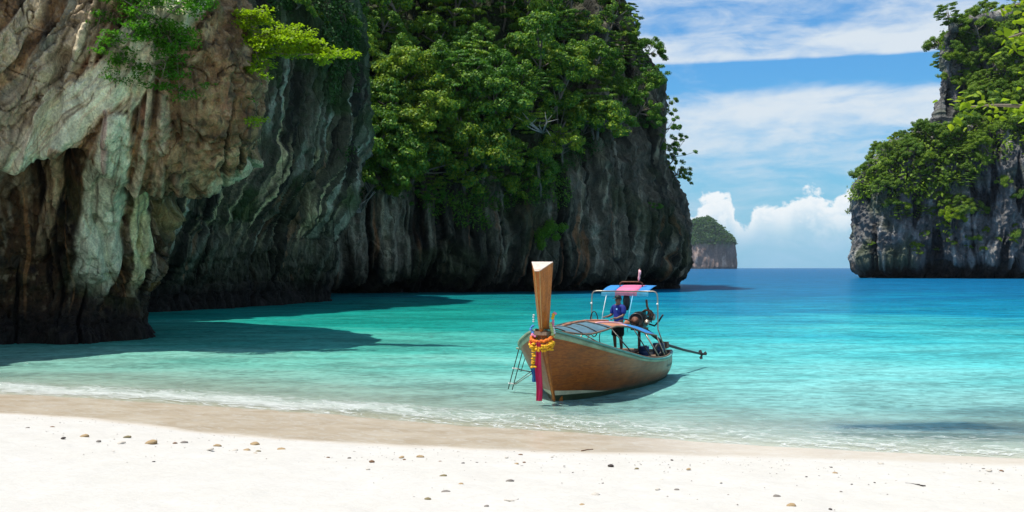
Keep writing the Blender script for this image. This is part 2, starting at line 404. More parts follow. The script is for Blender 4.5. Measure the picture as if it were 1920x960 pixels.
open_c = t.ramp(ld, [(0, (.40, .60, .57)), (.10, (.26, .60, .58)), (.20, (.115, .50, .50)), (.32, (.035, .37, .41)), (.43, (.005, .21, .33)), (.58, (.004, .135, .275)), (.78, (.004, .105, .235)), (1, (.005, .095, .225))])
refl_c = t.ramp(ld, [(0, (.40, .52, .42)), (.10, (.25, .50, .41)), (.20, (.085, .40, .32)), (.32, (.012, .26, .21)), (.43, (.006, .20, .165)), (.60, (.005, .12, .16)), (1, (.007, .07, .18))])
body = t.mix(lag, open_c, refl_c)
body = t.mix(t.m('MULTIPLY', wd, 1.0, clamp=True), body, (.012, .075, .12))
body = t.mix(1., body, (.86, .86, .86), 'MULTIPLY')
# ripples: bumps, and their light and dark painted into the body colour
r1 = t.noise(t.scalev(pos, (.75, 1.35, 1)), 3.0, 5, .62, .5); r2 = t.noise(t.scalev(pos, (.28, .6, 1)), 1., 4, .6, .4); r3 = t.noise(t.scalev(pos, (.05, .11, 1)), 1., 4, .6, .3)
wn = t.bump(t.m('ADD', t.m('ADD', t.m('MULTIPLY', r1, .22), t.m('MULTIPLY', r2, .6)), t.m('MULTIPLY', r3, 1.3)), 1., .55)
rip_shade = t.mapr(t.m('ADD', t.m('MULTIPLY', r1, .45), t.m('ADD', t.m('MULTIPLY', r2, .35), t.m('MULTIPLY', r3, .2))), .40, .60, .66, 1.30)
body = t.mix(1., body, t.comb(rip_shade, rip_shade, rip_shade), 'MULTIPLY')
dif = t.new('ShaderNodeBsdfDiffuse'); t.put(dif.inputs[0], body); t.put(dif.inputs[1], .0); t.put(dif.inputs[2], t.bump(t.m('ADD', t.m('MULTIPLY', r1, .7), t.m('ADD', t.m('MULTIPLY', r2, 1.2), t.m('MULTIPLY', r3, 1.6))), .8, .32))
tr = t.new('ShaderNodeBsdfTransparent'); t.put(tr.inputs[0], (.90, .97, .95))
op = t.m('SUBTRACT', 1., t.m('EXPONENT', t.m('MULTIPLY', dp, -3.0)), clamp=True)
op = t.m('MAXIMUM', op, t.m('MULTIPLY', wd, .9))
mx = t.new('ShaderNodeMixShader'); t.put(mx.inputs[0], op); t.l.new(tr.outputs[0], mx.inputs[1]); t.l.new(dif.outputs[0], mx.inputs[2])
gl = t.new('ShaderNodeBsdfGlossy'); gl.inputs['Roughness'].default_value = .09; t.put(gl.inputs['Color'], (1, 1, 1)); t.put(gl.inputs['Normal'], wn)
fz = t.new('ShaderNodeFresnel'); fz.inputs[0].default_value = 1.33; t.put(fz.inputs['Normal'], wn)
mx2 = t.new('ShaderNodeMixShader'); t.put(mx2.inputs[0], t.m('MULTIPLY', t.m('MINIMUM', fz.outputs[0], .5), .38)); t.l.new(mx.outputs[0], mx2.inputs[1]); t.l.new(gl.outputs[0], mx2.inputs[2])
# froth along the shore
sx = t.sep(pos)
fn = t.noise(t.comb(t.m('MULTIPLY', sx[0], 1.1), t.m('MULTIPLY', of, 2.6), 2.), 1.4, 7, .68, .5)
lines = t.noise(t.comb(t.m('MULTIPLY', sx[0], .8), t.m('MULTIPLY', of, 1.4), 5.), 1.5, 6, .62, .8)
thin = t.m('MULTIPLY', t.mapr(t.m('ABSOLUTE', t.m('SUBTRACT', lines, .5)), .0, .03, .8, 0.), t.mapr(of, -.2, 4.5, 1., 0.))
ff = t.m('MAXIMUM', t.mapr(t.m('ADD', t.m('MULTIPLY', fo, .50), t.m('MULTIPLY', fn, .95)), .62, 1.2, 0., .6), thin)
ff = t.m('MULTIPLY', ff, t.mapr(of, -.4, .3, 0., 1.))
fd = t.new('ShaderNodeBsdfDiffuse'); t.put(fd.inputs[0], (.60, .62, .61))
mx3 = t.new('ShaderNodeMixShader'); t.put(mx3.inputs[0], ff); t.l.new(mx2.outputs[0], mx3.inputs[1]); t.l.new(fd.outputs[0], mx3.inputs[2])
t.l.new(mx3.outputs[0], t.out.inputs[0]); M['sea'] = m
tag(link('sea', me, m), 'turquoise bay water turning deep blue towards the horizon', kind='structure')

# ------------------------------------------------------------------ cliffs: lofted from height levels, then eroded
def cr_interp(P, divs):
    """Catmull-Rom along axis 1 of P (levels, points, 3)"""
    L, n, _ = P.shape; out = []
    for i in range(n-1):
        p0 = P[:, max(i-1, 0)]; p1 = P[:, i]; p2 = P[:, i+1]; p3 = P[:, min(i+2, n-1)]
        us = np.linspace(0, 1, divs[i], endpoint=False) if i < n-2 else np.linspace(0, 1, divs[i])
        for u in us:
            out.append(.5*((2*p1)+(-p0+p2)*u+(2*p0-5*p1+4*p2-p3)*u*u+(-p0+3*p1-3*p2+p3)*u**3))
    return np.stack(out, 1)
def loft(levels, divs, zs):
    Zl = np.array([l[0] for l in levels]); P = np.array([[(*p, 0) for p in l[1]] for l in levels], float)
    S = cr_interp(P, divs)
    out = np.zeros((len(zs), S.shape[1], 3))
    for k in range(S.shape[1]):
        for c in (0, 1): out[:, k, c] = np.interp(zs, Zl, S[:, k, c])
    ker = np.array([1, 4, 6, 4, 1.])/16
    for _ in range(3):
        pd = np.pad(out, ((2, 2), (0, 0), (0, 0)), mode='edge'); out = sum(ker[i]*pd[i:i+len(zs)] for i in range(5))
    out[..., 2] = zs[:, None]; return out
def normals(P):
    a = np.gradient(P, axis=1); b = np.gradient(P, axis=0); n = np.cross(a, b); return n/np.maximum(np.linalg.norm(n, axis=-1, keepdims=True), 1e-9)
def lerp3(a, b, f): return a+(np.asarray(b)-a)*f[..., None]
def const(c, like): return np.broadcast_to(np.array(c, float), like.shape[:-1]+(3,)).copy()
def rich(C, k=1.4, mid=.17): return np.clip(mid*(np.maximum(C, .004)/mid)**k, .008, .72)
def pxl(px, D): return ((px-960)/F*D, D)
def zpy(py, D): return H+(502-py)/F*D

# --- near rock on the left, overhanging
def near_levels():
    L = []
    for z, sil, dd in ((-1.5, 276, 1.2), (0, 273, 1.2), (.8, 264, 1.9), (2.2, 274, 2.3), (3.6, 298, 2.0), (4.9, 316, 1.5), (6.2, 326, 1.1), (7.3, 352, .4), (8.1, 412, -.9), (8.9, 446, -1.8), (10.2, 470, -2.6), (11.3, 478, -2.9), (13.5, 488, -3.1), (15, 468, -3.0), (16.7, 436, -2.7), (19, 385, -1.8), (21, 300, 0), (24, 170, 3), (27, 0, 7)):
        D = 53+dd*.5
        L.append((z, [pxl(-1300, 33+dd), pxl(-560, 37.5+dd*.6), pxl(-300, 43+dd), pxl(0, 48.6+dd), pxl(140, 49.6+dd), pxl(sil-60, 51.2+dd), pxl(sil, D+1.2), pxl(sil-14, D+7), pxl(sil-120, D+14), pxl(sil-500, D+26)]))  # unseen left end and top are shaped for their shadow on the water
    return L
zs = np.concatenate([np.linspace(-1.5, 17.6, 430), np.linspace(17.8, 27, 45)])
P = loft(near_levels(), [10, 14, 70, 110, 135, 110, 60, 30, 14], zs)
N = normals(P); px, py = proj(P)
qw = P+1.6*np.stack([fbm(P*.22, 2), fbm(P*.22+9, 2), fbm(P*.22+19, 2)], -1)
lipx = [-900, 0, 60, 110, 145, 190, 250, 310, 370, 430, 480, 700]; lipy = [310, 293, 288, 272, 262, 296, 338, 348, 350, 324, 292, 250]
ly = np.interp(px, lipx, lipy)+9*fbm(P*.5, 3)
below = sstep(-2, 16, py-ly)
disp = .85*fbm(qw*.28, 3)+.42*ridged(qw*np.array([.55, .55, .3]), 4)+.20*fbm(P*1.7, 3)+.11*ridged(P*2.6, 3)+.05*fbm(P*7., 2)-.22*sstep(.2, .5, fbm(P*2.1+11, 2))
disp -= below*(1.25*sstep(200, 20, py-ly)+.15)*sstep(700, 300, px)*(1-.75*np.exp(-((px-225)/75)**2))
disp += .28*sstep(26, 4, np.abs(py-ly+10))          # rolled lip of dripstone
pits = sstep(.30, .55, fbm(P*.62+40, 3)); disp -= .75*pits*(.35+.65*below)
FLAT = np.zeros(px.shape)
# vertical drip ridges under the lip
drip = ridged(np.stack([P[..., 0]*1.3, P[..., 1]*1.3, P[..., 2]*.16], -1)+3, 3); disp += .22*(drip-.4)*below
C = const((.235, .145, .062), P)
lowf = fbm(qw*.45+5, 4); midf = fbm(qw*np.array([.9, .9, .5])+8, 4)
C = lerp3(C, (.36, .255, .135), sstep(.06, .40, lowf)); C = lerp3(C, (.12, .072, .03), sstep(.0, -.36, lowf))
C = lerp3(C, (.27, .14, .075), .8*sstep(.22, .42, midf))
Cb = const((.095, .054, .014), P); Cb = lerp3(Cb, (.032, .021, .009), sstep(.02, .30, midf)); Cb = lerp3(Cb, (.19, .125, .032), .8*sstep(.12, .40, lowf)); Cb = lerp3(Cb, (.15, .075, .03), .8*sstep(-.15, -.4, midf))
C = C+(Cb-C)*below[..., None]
stv = fbm(np.stack([qw[..., 0]*1.1, qw[..., 1]*1.1, qw[..., 2]*.10], -1)+2, 4)
C = lerp3(C, (.075, .065, .05), .65*sstep(.18, .40, stv)); C = lerp3(C, (.34, .31, .23), .55*sstep(-.20, -.42, stv))
spk = fbm(P*2.3+14, 3); C = lerp3(C, (.045, .033, .02), .7*sstep(.14, .4, spk)); C = lerp3(C, (.36, .29, .19), .4*sstep(-.2, -.45, spk))
lean_ = .62*sstep(330, 230, px)*(1-below)
uu = P[..., 0]+.35*P[..., 1]-lean_*(P[..., 2]-8)+.9*fbm(P*.25+7, 2)
bd = fbm(np.stack([uu*.62, 0*uu+5, P[..., 2]*.035], -1), 4); bd2 = fbm(np.stack([uu*1.9, 0*uu+15, P[..., 2]*.07], -1), 3)
reach = sstep(-.25, .15, fbm(np.stack([uu*.7, 0*uu+25, P[..., 2]*.22], -1), 2)+.1)
up_ = (1-below)*sstep(360, 260, px); C = lerp3(C, (.46, .39, .265), .8*reach*sstep(.16, .26, bd)*(.25+.75*up_)); C = lerp3(C, (.24, .245, .18), .7*reach*sstep(-.16, -.26, bd)*(.2+.8*up_)); C = lerp3(C, (.035, .026, .017), .85*sstep(.24, .34, bd2)); C = lerp3(C, (.33, .17, .05), .7*sstep(-.27, -.37, bd2)); C = lerp3(C, (.06, .07, .022), .6*sstep(.08, .3, fbm(P*.35+77, 3))*below)
disp += (.26*reach*sstep(.12, .26, bd)+.16*sstep(-.12, -.26, bd)*reach)*(.3+.7*up_)-.40*sstep(.24, .36, bd2)
FLOW = [  # dripstone sheets: line, half width, colour, bulge
    ([(404, -60), (330, 20), (272, 80), (215, 150), (150, 200), (80, 262), (10, 288)], 42, (.60, .53, .37), .6),
    ([(250, -80), (190, 10), (130, 100), (60, 180), (-30, 250)], 34, (.33, .265, .175), .4),
    ([(392, -60), (360, 20), (318, 90), (256, 180), (215, 235)], 13, (.47, .42, .28), .3),
    ([(168, 60), (120, 150), (70, 230), (20, 280)], 9, (.46, .40, .28), .25),
    ([(222, 236), (214, 290), (196, 340), (190, 420), (182, 480), (166, 530), (150, 575)], 40, (.46, .455, .32), .62),
    ([(262, 362), (264, 400), (262, 450), (257, 500), (248, 560)], 21, (.47, .44, .24), .42),
    ([(116, 262), (104, 320), (90, 380), (80, 430), (72, 500)], 16, (.34, .25, .14), .35),
    ([(303, 296), (298, 350), (300, 400), (304, 440)], 7, (.30, .22, .13), .3),
    ([(208, 205), (205, 240), (202, 285)], 7, (.40, .28, .22), .3),
    ([(330, 318), (333, 345), (331, 380)], 8, (.28, .17, .10), .3),
    ([(480, 283), (430, 312), (375, 340)], 8, (.33, .31, .20), .2)]
jx = px+14*fbm(P*.55+60, 3); jy = py+8*fbm(P*.5+70, 2)
for k, (ln, hw, cc_, bu) in enumerate(FLOW):
    dd, par = polydist(jx, jy, ln)
    taper = .45+.55*np.sin(np.pi*np.clip(.12+par*.8, 0, 1)) if k > 3 else 1.
    w_ = hw*taper; fade = sstep(1.0, .72, par+.12*fbm(P*.8, 2)) if k in (4, 5, 6) else 1.
    f = sstep(1.12, .82, dd/w_)*fade; disp += bu*np.sqrt(np.clip(1-(dd/(w_*1.1))**2, 0, 1))*fade
    FLAT = np.maximum(FLAT, f*(k in (0, 4, 5)))
    fl = fbm(np.stack([dd*.11, par*2.5, 0*dd+k*7.], -1), 3)
    cs = const(cc_, P)*(1+.45*fl[..., None]); cs = lerp3(cs, (.36, .375, .27), .6*sstep(.05, .35, fl)*(1 if k in (0, 4) else .3)); cs = lerp3(cs, (.13, .105, .065), .6*sstep(-.1, -.4, fl))
    C = C+(cs-C)*(f*.92)[..., None]
# hollow beside the upper sheet and a knob at the corner
for ln, hw, dep_ in (([(125, 105), (112, 160), (104, 215), (92, 250)], 15, -1.1), ([(310, 395), (322, 430)], 10, -.7), ([(235, 330), (226, 420), (222, 500)], 8, -.5), ([(130, 300), (122, 380), (112, 470)], 10, -.6)):
    dd, par = polydist(jx, jy, ln); disp += dep_*np.exp(-(dd/hw)**2)
dd, par = polydist(jx, jy, [(335, 412), (350, 445)]); kn = np.exp(-(dd/22)**2); disp += .9*kn; C = lerp3(C, (.30, .22, .085), .75*kn)
# crack network
crk = np.abs(fbm(qw*.33+90, 3)); disp -= .30*sstep(.016, .0, crk)
holes = sstep(.36, .52, fbm(P*np.array([1.1, 1.1, .7])+120, 3)); disp -= .7*holes
moss = sstep(.10, .34, fbm(P*.5+33, 3))*sstep(150, 40, np.hypot((px-300)*.8, (py-60)*.8)); C = lerp3(C, (.055, .085, .02), .7*moss)
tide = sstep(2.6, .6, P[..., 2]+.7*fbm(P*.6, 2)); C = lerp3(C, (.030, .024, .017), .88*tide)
bl_ = disp.copy()
for _ in range(12):
    pd = np.pad(bl_, 2, mode='edge'); bl_ = (pd[:-4, 2:-2]+pd[4:, 2:-2]+pd[2:-2, :-4]+pd[2:-2, 4:]+pd[2:-2, 2:-2])/5
disp = disp+(bl_-disp)*.65*FLAT                       # dripstone is smoother than the rock round it
P1 = P+N*disp[..., None]; N1 = normals(P1)
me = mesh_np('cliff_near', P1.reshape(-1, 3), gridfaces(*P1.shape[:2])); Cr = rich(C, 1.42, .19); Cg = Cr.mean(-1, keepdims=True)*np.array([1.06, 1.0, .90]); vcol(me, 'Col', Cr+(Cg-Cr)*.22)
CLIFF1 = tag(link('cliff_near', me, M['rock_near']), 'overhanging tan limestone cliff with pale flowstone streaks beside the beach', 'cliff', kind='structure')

# --- second cliff with dark curtains
def mid_levels():
    L = []
    for py_, sil, dd in ((585, 596, 3.), (562, 595, 3.2), (545, 596, 4.2), (520, 603, 4), (490, 617, 2), (470, 619, .5), (450, 612, .6), (425, 622, .4), (400, 640, -.6), (320, 655, -2.2), (250, 659, -2.6), (150, 661, -2.2), (60, 656, -1.), (0, 644, 0), (-100, 600, 5), (-230, 500, 14)):
        z = zpy(py_, 112); D = 112
        L.append((z, [pxl(60, 74+dd), pxl(200, 79+dd), pxl(300, 84.5+dd), pxl(400, 91+dd), pxl(500, 99+dd), pxl(sil-40, 107+dd*.7), pxl(sil, D+1), pxl(sil-10, D+9), pxl(sil-60, D+25), pxl(sil-250, D+50)]))
    return sorted(L, key=lambda l: l[0])
zs = np.concatenate([np.linspace(zpy(585, 112), 33, 330), np.linspace(33.4, 44.5, 30)])
P = loft(mid_levels(), [20, 60, 75, 75, 75, 60, 40, 20, 10], zs); N = normals(P); px, py = proj(P)
qw = P+2.5*np.stack([fbm(P*.10, 2), fbm(P*.10+9, 2), 0*P[..., 0]], -1)
slant = P[..., 0]+P[..., 1]*.6-.35*np.minimum(P[..., 2], 14)+1.2*np.sin(P[..., 2]*.22)+1.2*fbm(P*.2, 2)
cur = ridged(np.stack([slant*.42, 0*slant, P[..., 2]*.035], -1)+6, 3); cur2 = ridged(np.stack([slant*1.15, 0*slant+3, P[..., 2]*.06], -1), 3)
dmp = .35+.65*sstep(3, 12, P[..., 2])
disp = 1.5*fbm(qw*.13, 3)+2.0*(cur-.35)*dmp+.6*(cur2-.3)+.5*ridged(P*.5, 3)+.30*ridged(P*np.array([1.3, 1.3, .7]), 3)+.18*fbm(P*1.9, 3)
disp -= 1.2*sstep(.25, .5, fbm(P*np.array([.3, .3, .14])+50, 3))
C = const((.085, .082, .056), P); sl = fbm(np.stack([slant*.55, 0*slant+1, P[..., 2]*.03], -1), 4); s2 = fbm(np.stack([slant*1.7, 0*slant+8, P[..., 2]*.05], -1), 3)
C = lerp3(C, (.034, .034, .024), sstep(.05, .35, sl)); C = lerp3(C, (.155, .165, .125), .85*sstep(-.08, -.36, sl)); C = lerp3(C, (.42, .38, .235), .9*sstep(.16, .40, s2)*sstep(4, 9, P[..., 2])*sstep(23, 15, P[..., 2])); C = lerp3(C, (.20, .13, .075), .7*sstep(-.22, -.45, s2))
bk = fbm(np.stack([slant*.9, 0*slant+30, P[..., 2]*.04], -1), 3); C = lerp3(C, (.02, .019, .014), .9*sstep(.15, .27, bk)); C = lerp3(C, (.24, .255, .20), .85*sstep(-.16, -.28, bk)*sstep(3, 7, P[..., 2])); disp -= 1.3*sstep(.16, .36, bk)
mo = sstep(-.05, .25, fbm(P*.16+23, 3)+.35*sstep(14, 26, P[..., 2])-.2); C = lerp3(C, (.035, .062, .018), .75*mo)
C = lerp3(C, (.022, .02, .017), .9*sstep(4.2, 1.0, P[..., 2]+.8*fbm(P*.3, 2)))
P2 = P+N*disp[..., None]; N2 = normals(P2)
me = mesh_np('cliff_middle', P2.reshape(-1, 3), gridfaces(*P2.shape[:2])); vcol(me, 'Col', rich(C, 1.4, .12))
CLIFF2 = tag(link('cliff_middle', me, M['rock_mid']), 'dark limestone cliff hung with grey and cream stone curtains', 'cliff', kind='structure')

# --- wooded cliff behind the boat
def back_levels():
    L = []
    for py_, sil, dd in ((566, 1266, 8), (543, 1266, 8.5), (530, 1268, 8.2), (520, 1277, 6), (508, 1288, 1.8), (490, 1293, 0), (460, 1291, -.5), (430, 1287, -.6), (380, 1276, -.2), (330, 1264, .8), (280, 1250, 2.4), (240, 1237, 4.5), (200, 1228, 7), (100, 1204, 14), (0, 1174, 22), (-100, 1080, 36), (-190, 850, 60)):
        z = zpy(py_, 181)
        L.append((z, [pxl(380, 138+dd), pxl(560, 142+dd), pxl(700, 146+dd), pxl(850, 150+dd), pxl(1000, 156+dd), pxl(1120, 162+dd), pxl(sil-60, 171+dd*.8), pxl(sil-7, 181+dd*.3), pxl(sil-15, 196), pxl(sil-60, 225), pxl(sil-260, 260)]))
    return sorted(L, key=lambda l: l[0])
zs = np.concatenate([np.linspace(zpy(566, 181), 30, 250), np.linspace(30.3, 65, 85)])
P = loft(back_levels(), [30, 70, 75, 75, 75, 65, 60, 30, 14, 8], zs); N = normals(P); px, py = proj(P)
qw = P+4*np.stack([fbm(P*.05, 2), fbm(P*.05+9, 2), 0*P[..., 0]], -1)
hs = P[..., 0]*.9+P[..., 1]*.35+1.5*fbm(P*.1, 2)
v1 = ridged(np.stack([hs*.22, 0*hs, P[..., 2]*.03], -1), 3); v2 = ridged(np.stack([hs*.75, 0*hs+4, P[..., 2]*.09], -1), 3)
disp = 3.0*fbm(qw*.06, 3)+4.5*fbm(P*np.array([.085, .085, .06])+44, 2)*sstep(14, 24, P[..., 2])+1.3*(v1-.3)+.65*(v2-.3)+.8*ridged(P*.28, 3)+.5*ridged(P*np.array([.8, .8, .5]), 3)+.25*fbm(P*.9, 3)
pock = sstep(.24, .5, fbm(P*np.array([.14, .14, .11])+80, 3)); disp -= 2.2*pock*sstep(24, 12, P[..., 2])
C = const((.105, .095, .070), P); s1 = fbm(np.stack([hs*.38, 0*hs+2, P[..., 2]*.035], -1), 4); s2 = fbm(np.stack([hs*1.1, 0*hs+5, P[..., 2]*.06], -1), 3)
C = lerp3(C, (.048, .046, .034), sstep(.04, .34, s1)); C = lerp3(C, (.245, .225, .175), .75*sstep(-.06, -.34, s1)); C = lerp3(C, (.30, .28, .21), .5*sstep(.2, .42, s2)); C = lerp3(C, (.27, .145, .075), .75*sstep(-.2, -.42, s2)*sstep(16, 8, P[..., 2]))
bk = fbm(np.stack([hs*.55, 0*hs+30, P[..., 2]*.05], -1), 3); C = lerp3(C, (.022, .021, .016), .85*sstep(.14, .28, bk)); C = lerp3(C, (.33, .29, .21), .6*sstep(-.2, -.34, bk)); disp -= 1.5*sstep(.16, .36, bk)
C = lerp3(C, (.04, .052, .02), .6*sstep(.0, .3, fbm(P*.12+12, 3))); C = lerp3(C, (.035, .045, .018), .85*sstep(14, 22, P[..., 2])*sstep(60, 0, px-1050))
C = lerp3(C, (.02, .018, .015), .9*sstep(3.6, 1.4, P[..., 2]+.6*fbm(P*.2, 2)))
P3 = P+N*disp[..., None]; N3 = normals(P3)
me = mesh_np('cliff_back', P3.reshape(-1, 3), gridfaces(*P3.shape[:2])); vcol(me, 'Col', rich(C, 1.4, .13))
CLIFF3 = tag(link('cliff_back', me, M['rock_back']), 'grey cliff with forest above and a dark undercut behind the boat', 'cliff', kind='structure')

# --- headland on the right
def right_levels():
    L = []
    for py_, sil, dd in ((535, 1652, 13), (521, 1650, 13), (515, 1634, 12), (507, 1612, 9.5), (498, 1602, 5), (490, 1603, -.5), (440, 1606, -.5), (380, 1606, 0), (345, 1611, .5), (318, 1622, 2), (290, 1645, 4.5), (262, 1680, 8), (246, 1722, 12), (238, 1748, 14), (226, 1753, 14.5), (190, 1756, 15), (150, 1766, 17), (110, 1764, 18), (60, 1762, 21), (36, 1778, 26), (22, 1810, 36), (8, 1905, 55)):
        z = zpy(py_, 365)
        L.append((z, [pxl(sil+120, 470), pxl(sil+34, 412), pxl(sil+8, 378), pxl(sil+50, 364+dd), pxl(max(1760, sil+85), 358+dd), pxl(max(1860, sil+130), 352+dd), pxl(max(1990, sil+180), 348+dd), pxl(2300, 340+dd), pxl(2800, 330+dd)]))
    return sorted(L, key=lambda l: l[0])
zs = np.linspace(zpy(535, 365), 95, 330)
P = loft(right_levels(), [20, 40, 60, 65, 60, 60, 20, 10], zs); N = normals(P); px, py = proj(P)
hs = P[..., 0]*.9-P[..., 1]*.3+3*fbm(P*.05, 2)
v1 = ridged(np.stack([hs*.12, 0*hs, P[..., 2]*.02], -1), 3); v2 = ridged(np.stack([hs*.4, 0*hs+4, P[..., 2]*.07], -1), 3)
disp = 3.2*fbm(P*.05, 3)+2.6*(v1-.3)+1.9*(v2-.3)+1.7*ridged(P*.16, 3)+.9*ridged(P*.5, 3)
disp *= sstep(-4, 8, P[..., 2])*.75+.25
C = const((.14, .135, .13), P); s1 = fbm(np.stack([hs*.22, 0*hs+2, P[..., 2]*.03], -1), 4); s2 = fbm(P*.25, 4)
C = lerp3(C, (.075, .077, .082), sstep(.04, .34, s1)); C = lerp3(C, (.29, .285, .275), .7*sstep(-.06, -.34, s1)); C = lerp3(C, (.09, .085, .08), .7*sstep(.05, .3, s2)); C = lerp3(C, (.055, .08, .03), .55*sstep(.05, .35, fbm(P*.07+5, 3)))
bk = fbm(np.stack([hs*.3, 0*hs+30, P[..., 2]*.05], -1), 4); C = lerp3(C, (.025, .025, .026), .85*sstep(.10, .26, bk)); C = lerp3(C, (.36, .34, .31), .6*sstep(-.16, -.34, bk)); disp -= 1.6*sstep(.1, .34, bk)
C = lerp3(C, (.075, .058, .046), .8*sstep(6.6, 5.2, P[..., 2]+.8*fbm(P*.15, 2))); C = lerp3(C, (.03, .026, .022), .9*sstep(2.4, .8, P[..., 2]))  # brown band paints in the undercut's shade above the dark waterline rock
P4 = P+N*disp[..., None]; N4 = normals(P4)
# plateau closing the headland's top
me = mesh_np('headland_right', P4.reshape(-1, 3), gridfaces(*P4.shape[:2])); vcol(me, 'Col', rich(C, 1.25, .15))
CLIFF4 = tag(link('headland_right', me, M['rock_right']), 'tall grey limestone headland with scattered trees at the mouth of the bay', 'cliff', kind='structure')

# --- far island
DI = 3600; zz = np.linspace(-6, 171, 90); th = np.linspace(0, 2*math.pi, 220)
prof_y = [-6, 0, 10, 40, 78, 95, 110, 130, 150, 162, 168, 171]; prof_l = [82, 82, 82, 80, 79, 77, 73, 66, 54, 42, 26, 3]; prof_r = [80, 80, 82, 83, 82, 77, 66, 46, 24, 12, 6, 2]
rl = np.interp(zz, prof_y, prof_l)[:, None]; rr_ = np.interp(zz, prof_y, prof_r)[:, None]
cxx = (np.cos(th)[None]*np.where(np.cos(th)[None] < 0, rl, rr_)); cyy = np.sin(th)[None]*(rl+rr_)*.5
cI = at(1331, 502, DI); P = np.stack([cI[0]+cxx, cI[1]+cyy, np.broadcast_to(zz[:, None], cxx.shape)], -1)
P[..., 0] -= 8*sstep(100, 171, P[..., 2])
rad = np.stack([np.cos(th)[None]+0*cxx, np.sin(th)[None]+0*cxx, 0*cxx], -1)
dsp = 17*fbm(P*.014, 3)+6*ridged(np.stack([P[..., 0]*.05, P[..., 1]*.05, P[..., 2]*.008], -1), 3)
dsp[:, -1] = dsp[:, 0]; P = P+rad*dsp[..., None]*np.clip(np.minimum(rl, rr_)/60, 0, 1)[..., None]
s1 = fbm(P*np.array([.05, .05, .012]), 4); C = const((.17, .11, .085), P); C = lerp3(C, (.17, .12, .10), sstep(0, .3, s1)); C = lerp3(C, (.40, .28, .22), sstep(0, -.3, s1)); C = lerp3(C, (.05, .09, .035), sstep(70, 95, P[..., 2]+25*fbm(P*.02, 3)))
C = lerp3(C, (.05, .045, .04), sstep(9, 3, P[..., 2]))
PI_ = P; me = mesh_np('far_island', P.reshape(-1, 3), gridfaces(*P.shape[:2])); vcol(me, 'Col', np.clip(C, .01, .8))
tag(link('far_island', me, M['rock_far']), 'small flat-sided island with a green cap on the horizon', 'island', kind='structure')

# ------------------------------------------------------------------ foliage
def leaves(cen, size, r, upb=.6, asp=.55, out=None):
    """four-sided leaves at the given points"""
    n = len(cen); nr = r.normal(size=(n, 3))*.75; nr[:, 2] = np.abs(nr[:, 2])+upb*1.1
    if out is not None: nr += out*2.2
    nr /= np.linalg.norm(nr, axis=1)[:, None]
    u = np.cross(nr, r.normal(size=(n, 3))); u /= np.maximum(np.linalg.norm(u, axis=1), 1e-6)[:, None]; v = np.cross(nr, u)
    s = (size*r.uniform(.65, 1.35, n))[:, None] if np.isscalar(size) else (size*r.uniform(.7, 1.3, n))[:, None]
    droop = np.array([0, 0, -.25])*s
    V = np.stack([cen-u*s*.5, cen+v*s*asp*.5, cen+u*s*.5+droop, cen-v*s*asp*.5], 1).reshape(-1, 3)
    return V, np.arange(4*n).reshape(n, 4)
def crown_points(kind, r):
    cs = []
    if kind == 'broad':
        for k in range(28):
            a = r.uniform(0, 2*math.pi); e = math.asin(r.uniform(-.2, 1)); q = r.uniform(.55, 1.0)
            c = np.array([math.cos(a)*math.cos(e)*q, math.sin(a)*math.cos(e)*q, math.sin(e)*q*.72]); cs.append((c, r.uniform(.17, .29), 205, .6))
    elif kind == 'layered':
        for k in range(7):
            z = -.55+k*.19+r.uniform(-.04, .04); R_ = .95*math.sqrt(max(.12, 1-((k-2)/5.2)**2))
            for j in range(9):
                a = r.uniform(0, 2*math.pi); q = R_*math.sqrt(r.uniform(.08, 1)); cs.append((np.array([math.cos(a)*q, math.sin(a)*q, z+r.uniform(-.03, .03)]), r.uniform(.16, .26), 100, .16))
    elif kind == 'tall':
        for k in range(30):
            z = r.uniform(-.9, 1.0); w_ = .62*math.sqrt(max(.1, 1-(z*.95)**2)); a = r.uniform(0, 2*math.pi); q = w_*r.uniform(.45, 1); cs.append((np.array([math.cos(a)*q, math.sin(a)*q, z]), r.uniform(.17, .29), 200, .7))
    elif kind == 'sparse':
        for k in range(26):
            a = r.uniform(0, 2*math.pi); e = math.asin(r.uniform(-.5, 1)); q = r.uniform(.45, 1.1); cs.append((np.array([math.cos(a)*math.cos(e)*q, math.sin(a)*math.cos(e)*q, math.sin(e)*q*.85]), r.uniform(.12, .2), 95, .6))
    elif kind == 'shrub':
        for k in range(20):
            a = r.uniform(0, 2*math.pi); q = math.sqrt(r.uniform(0, 1))*.9; cs.append((np.array([math.cos(a)*q, math.sin(a)*q, (1-q*q)*.5*r.uniform(.4, 1)]), r.uniform(.2, .32), 175, .6))
    return cs
def wood_from(cs, r, z0, nl=8, thick=.045):
    mb = MB(); top = Vector((r.uniform(-.08, .08), r.uniform(-.08, .08), -.05))
    base = Vector((0, 0, z0)); mid = (base+top)*.5+Vector((r.uniform(-.1, .1), r.uniform(-.1, .1), 0))
    mb.tube([base, mid, top, top+Vector((0, 0, .35))], [thick*1.25, thick, thick*.8, thick*.35], 7)
    for i in r.choice(len(cs), min(nl, len(cs)), replace=False):
        c = Vector(cs[i][0]); s0 = mid.lerp(top, r.uniform(.2, 1)); k = (s0+c)*.5+Vector((0, 0, r.uniform(-.08, .02)))
        mb.tube([s0, k, c], [thick*.55, thick*.36, thick*.14], 5)
    return mb
VAR = []
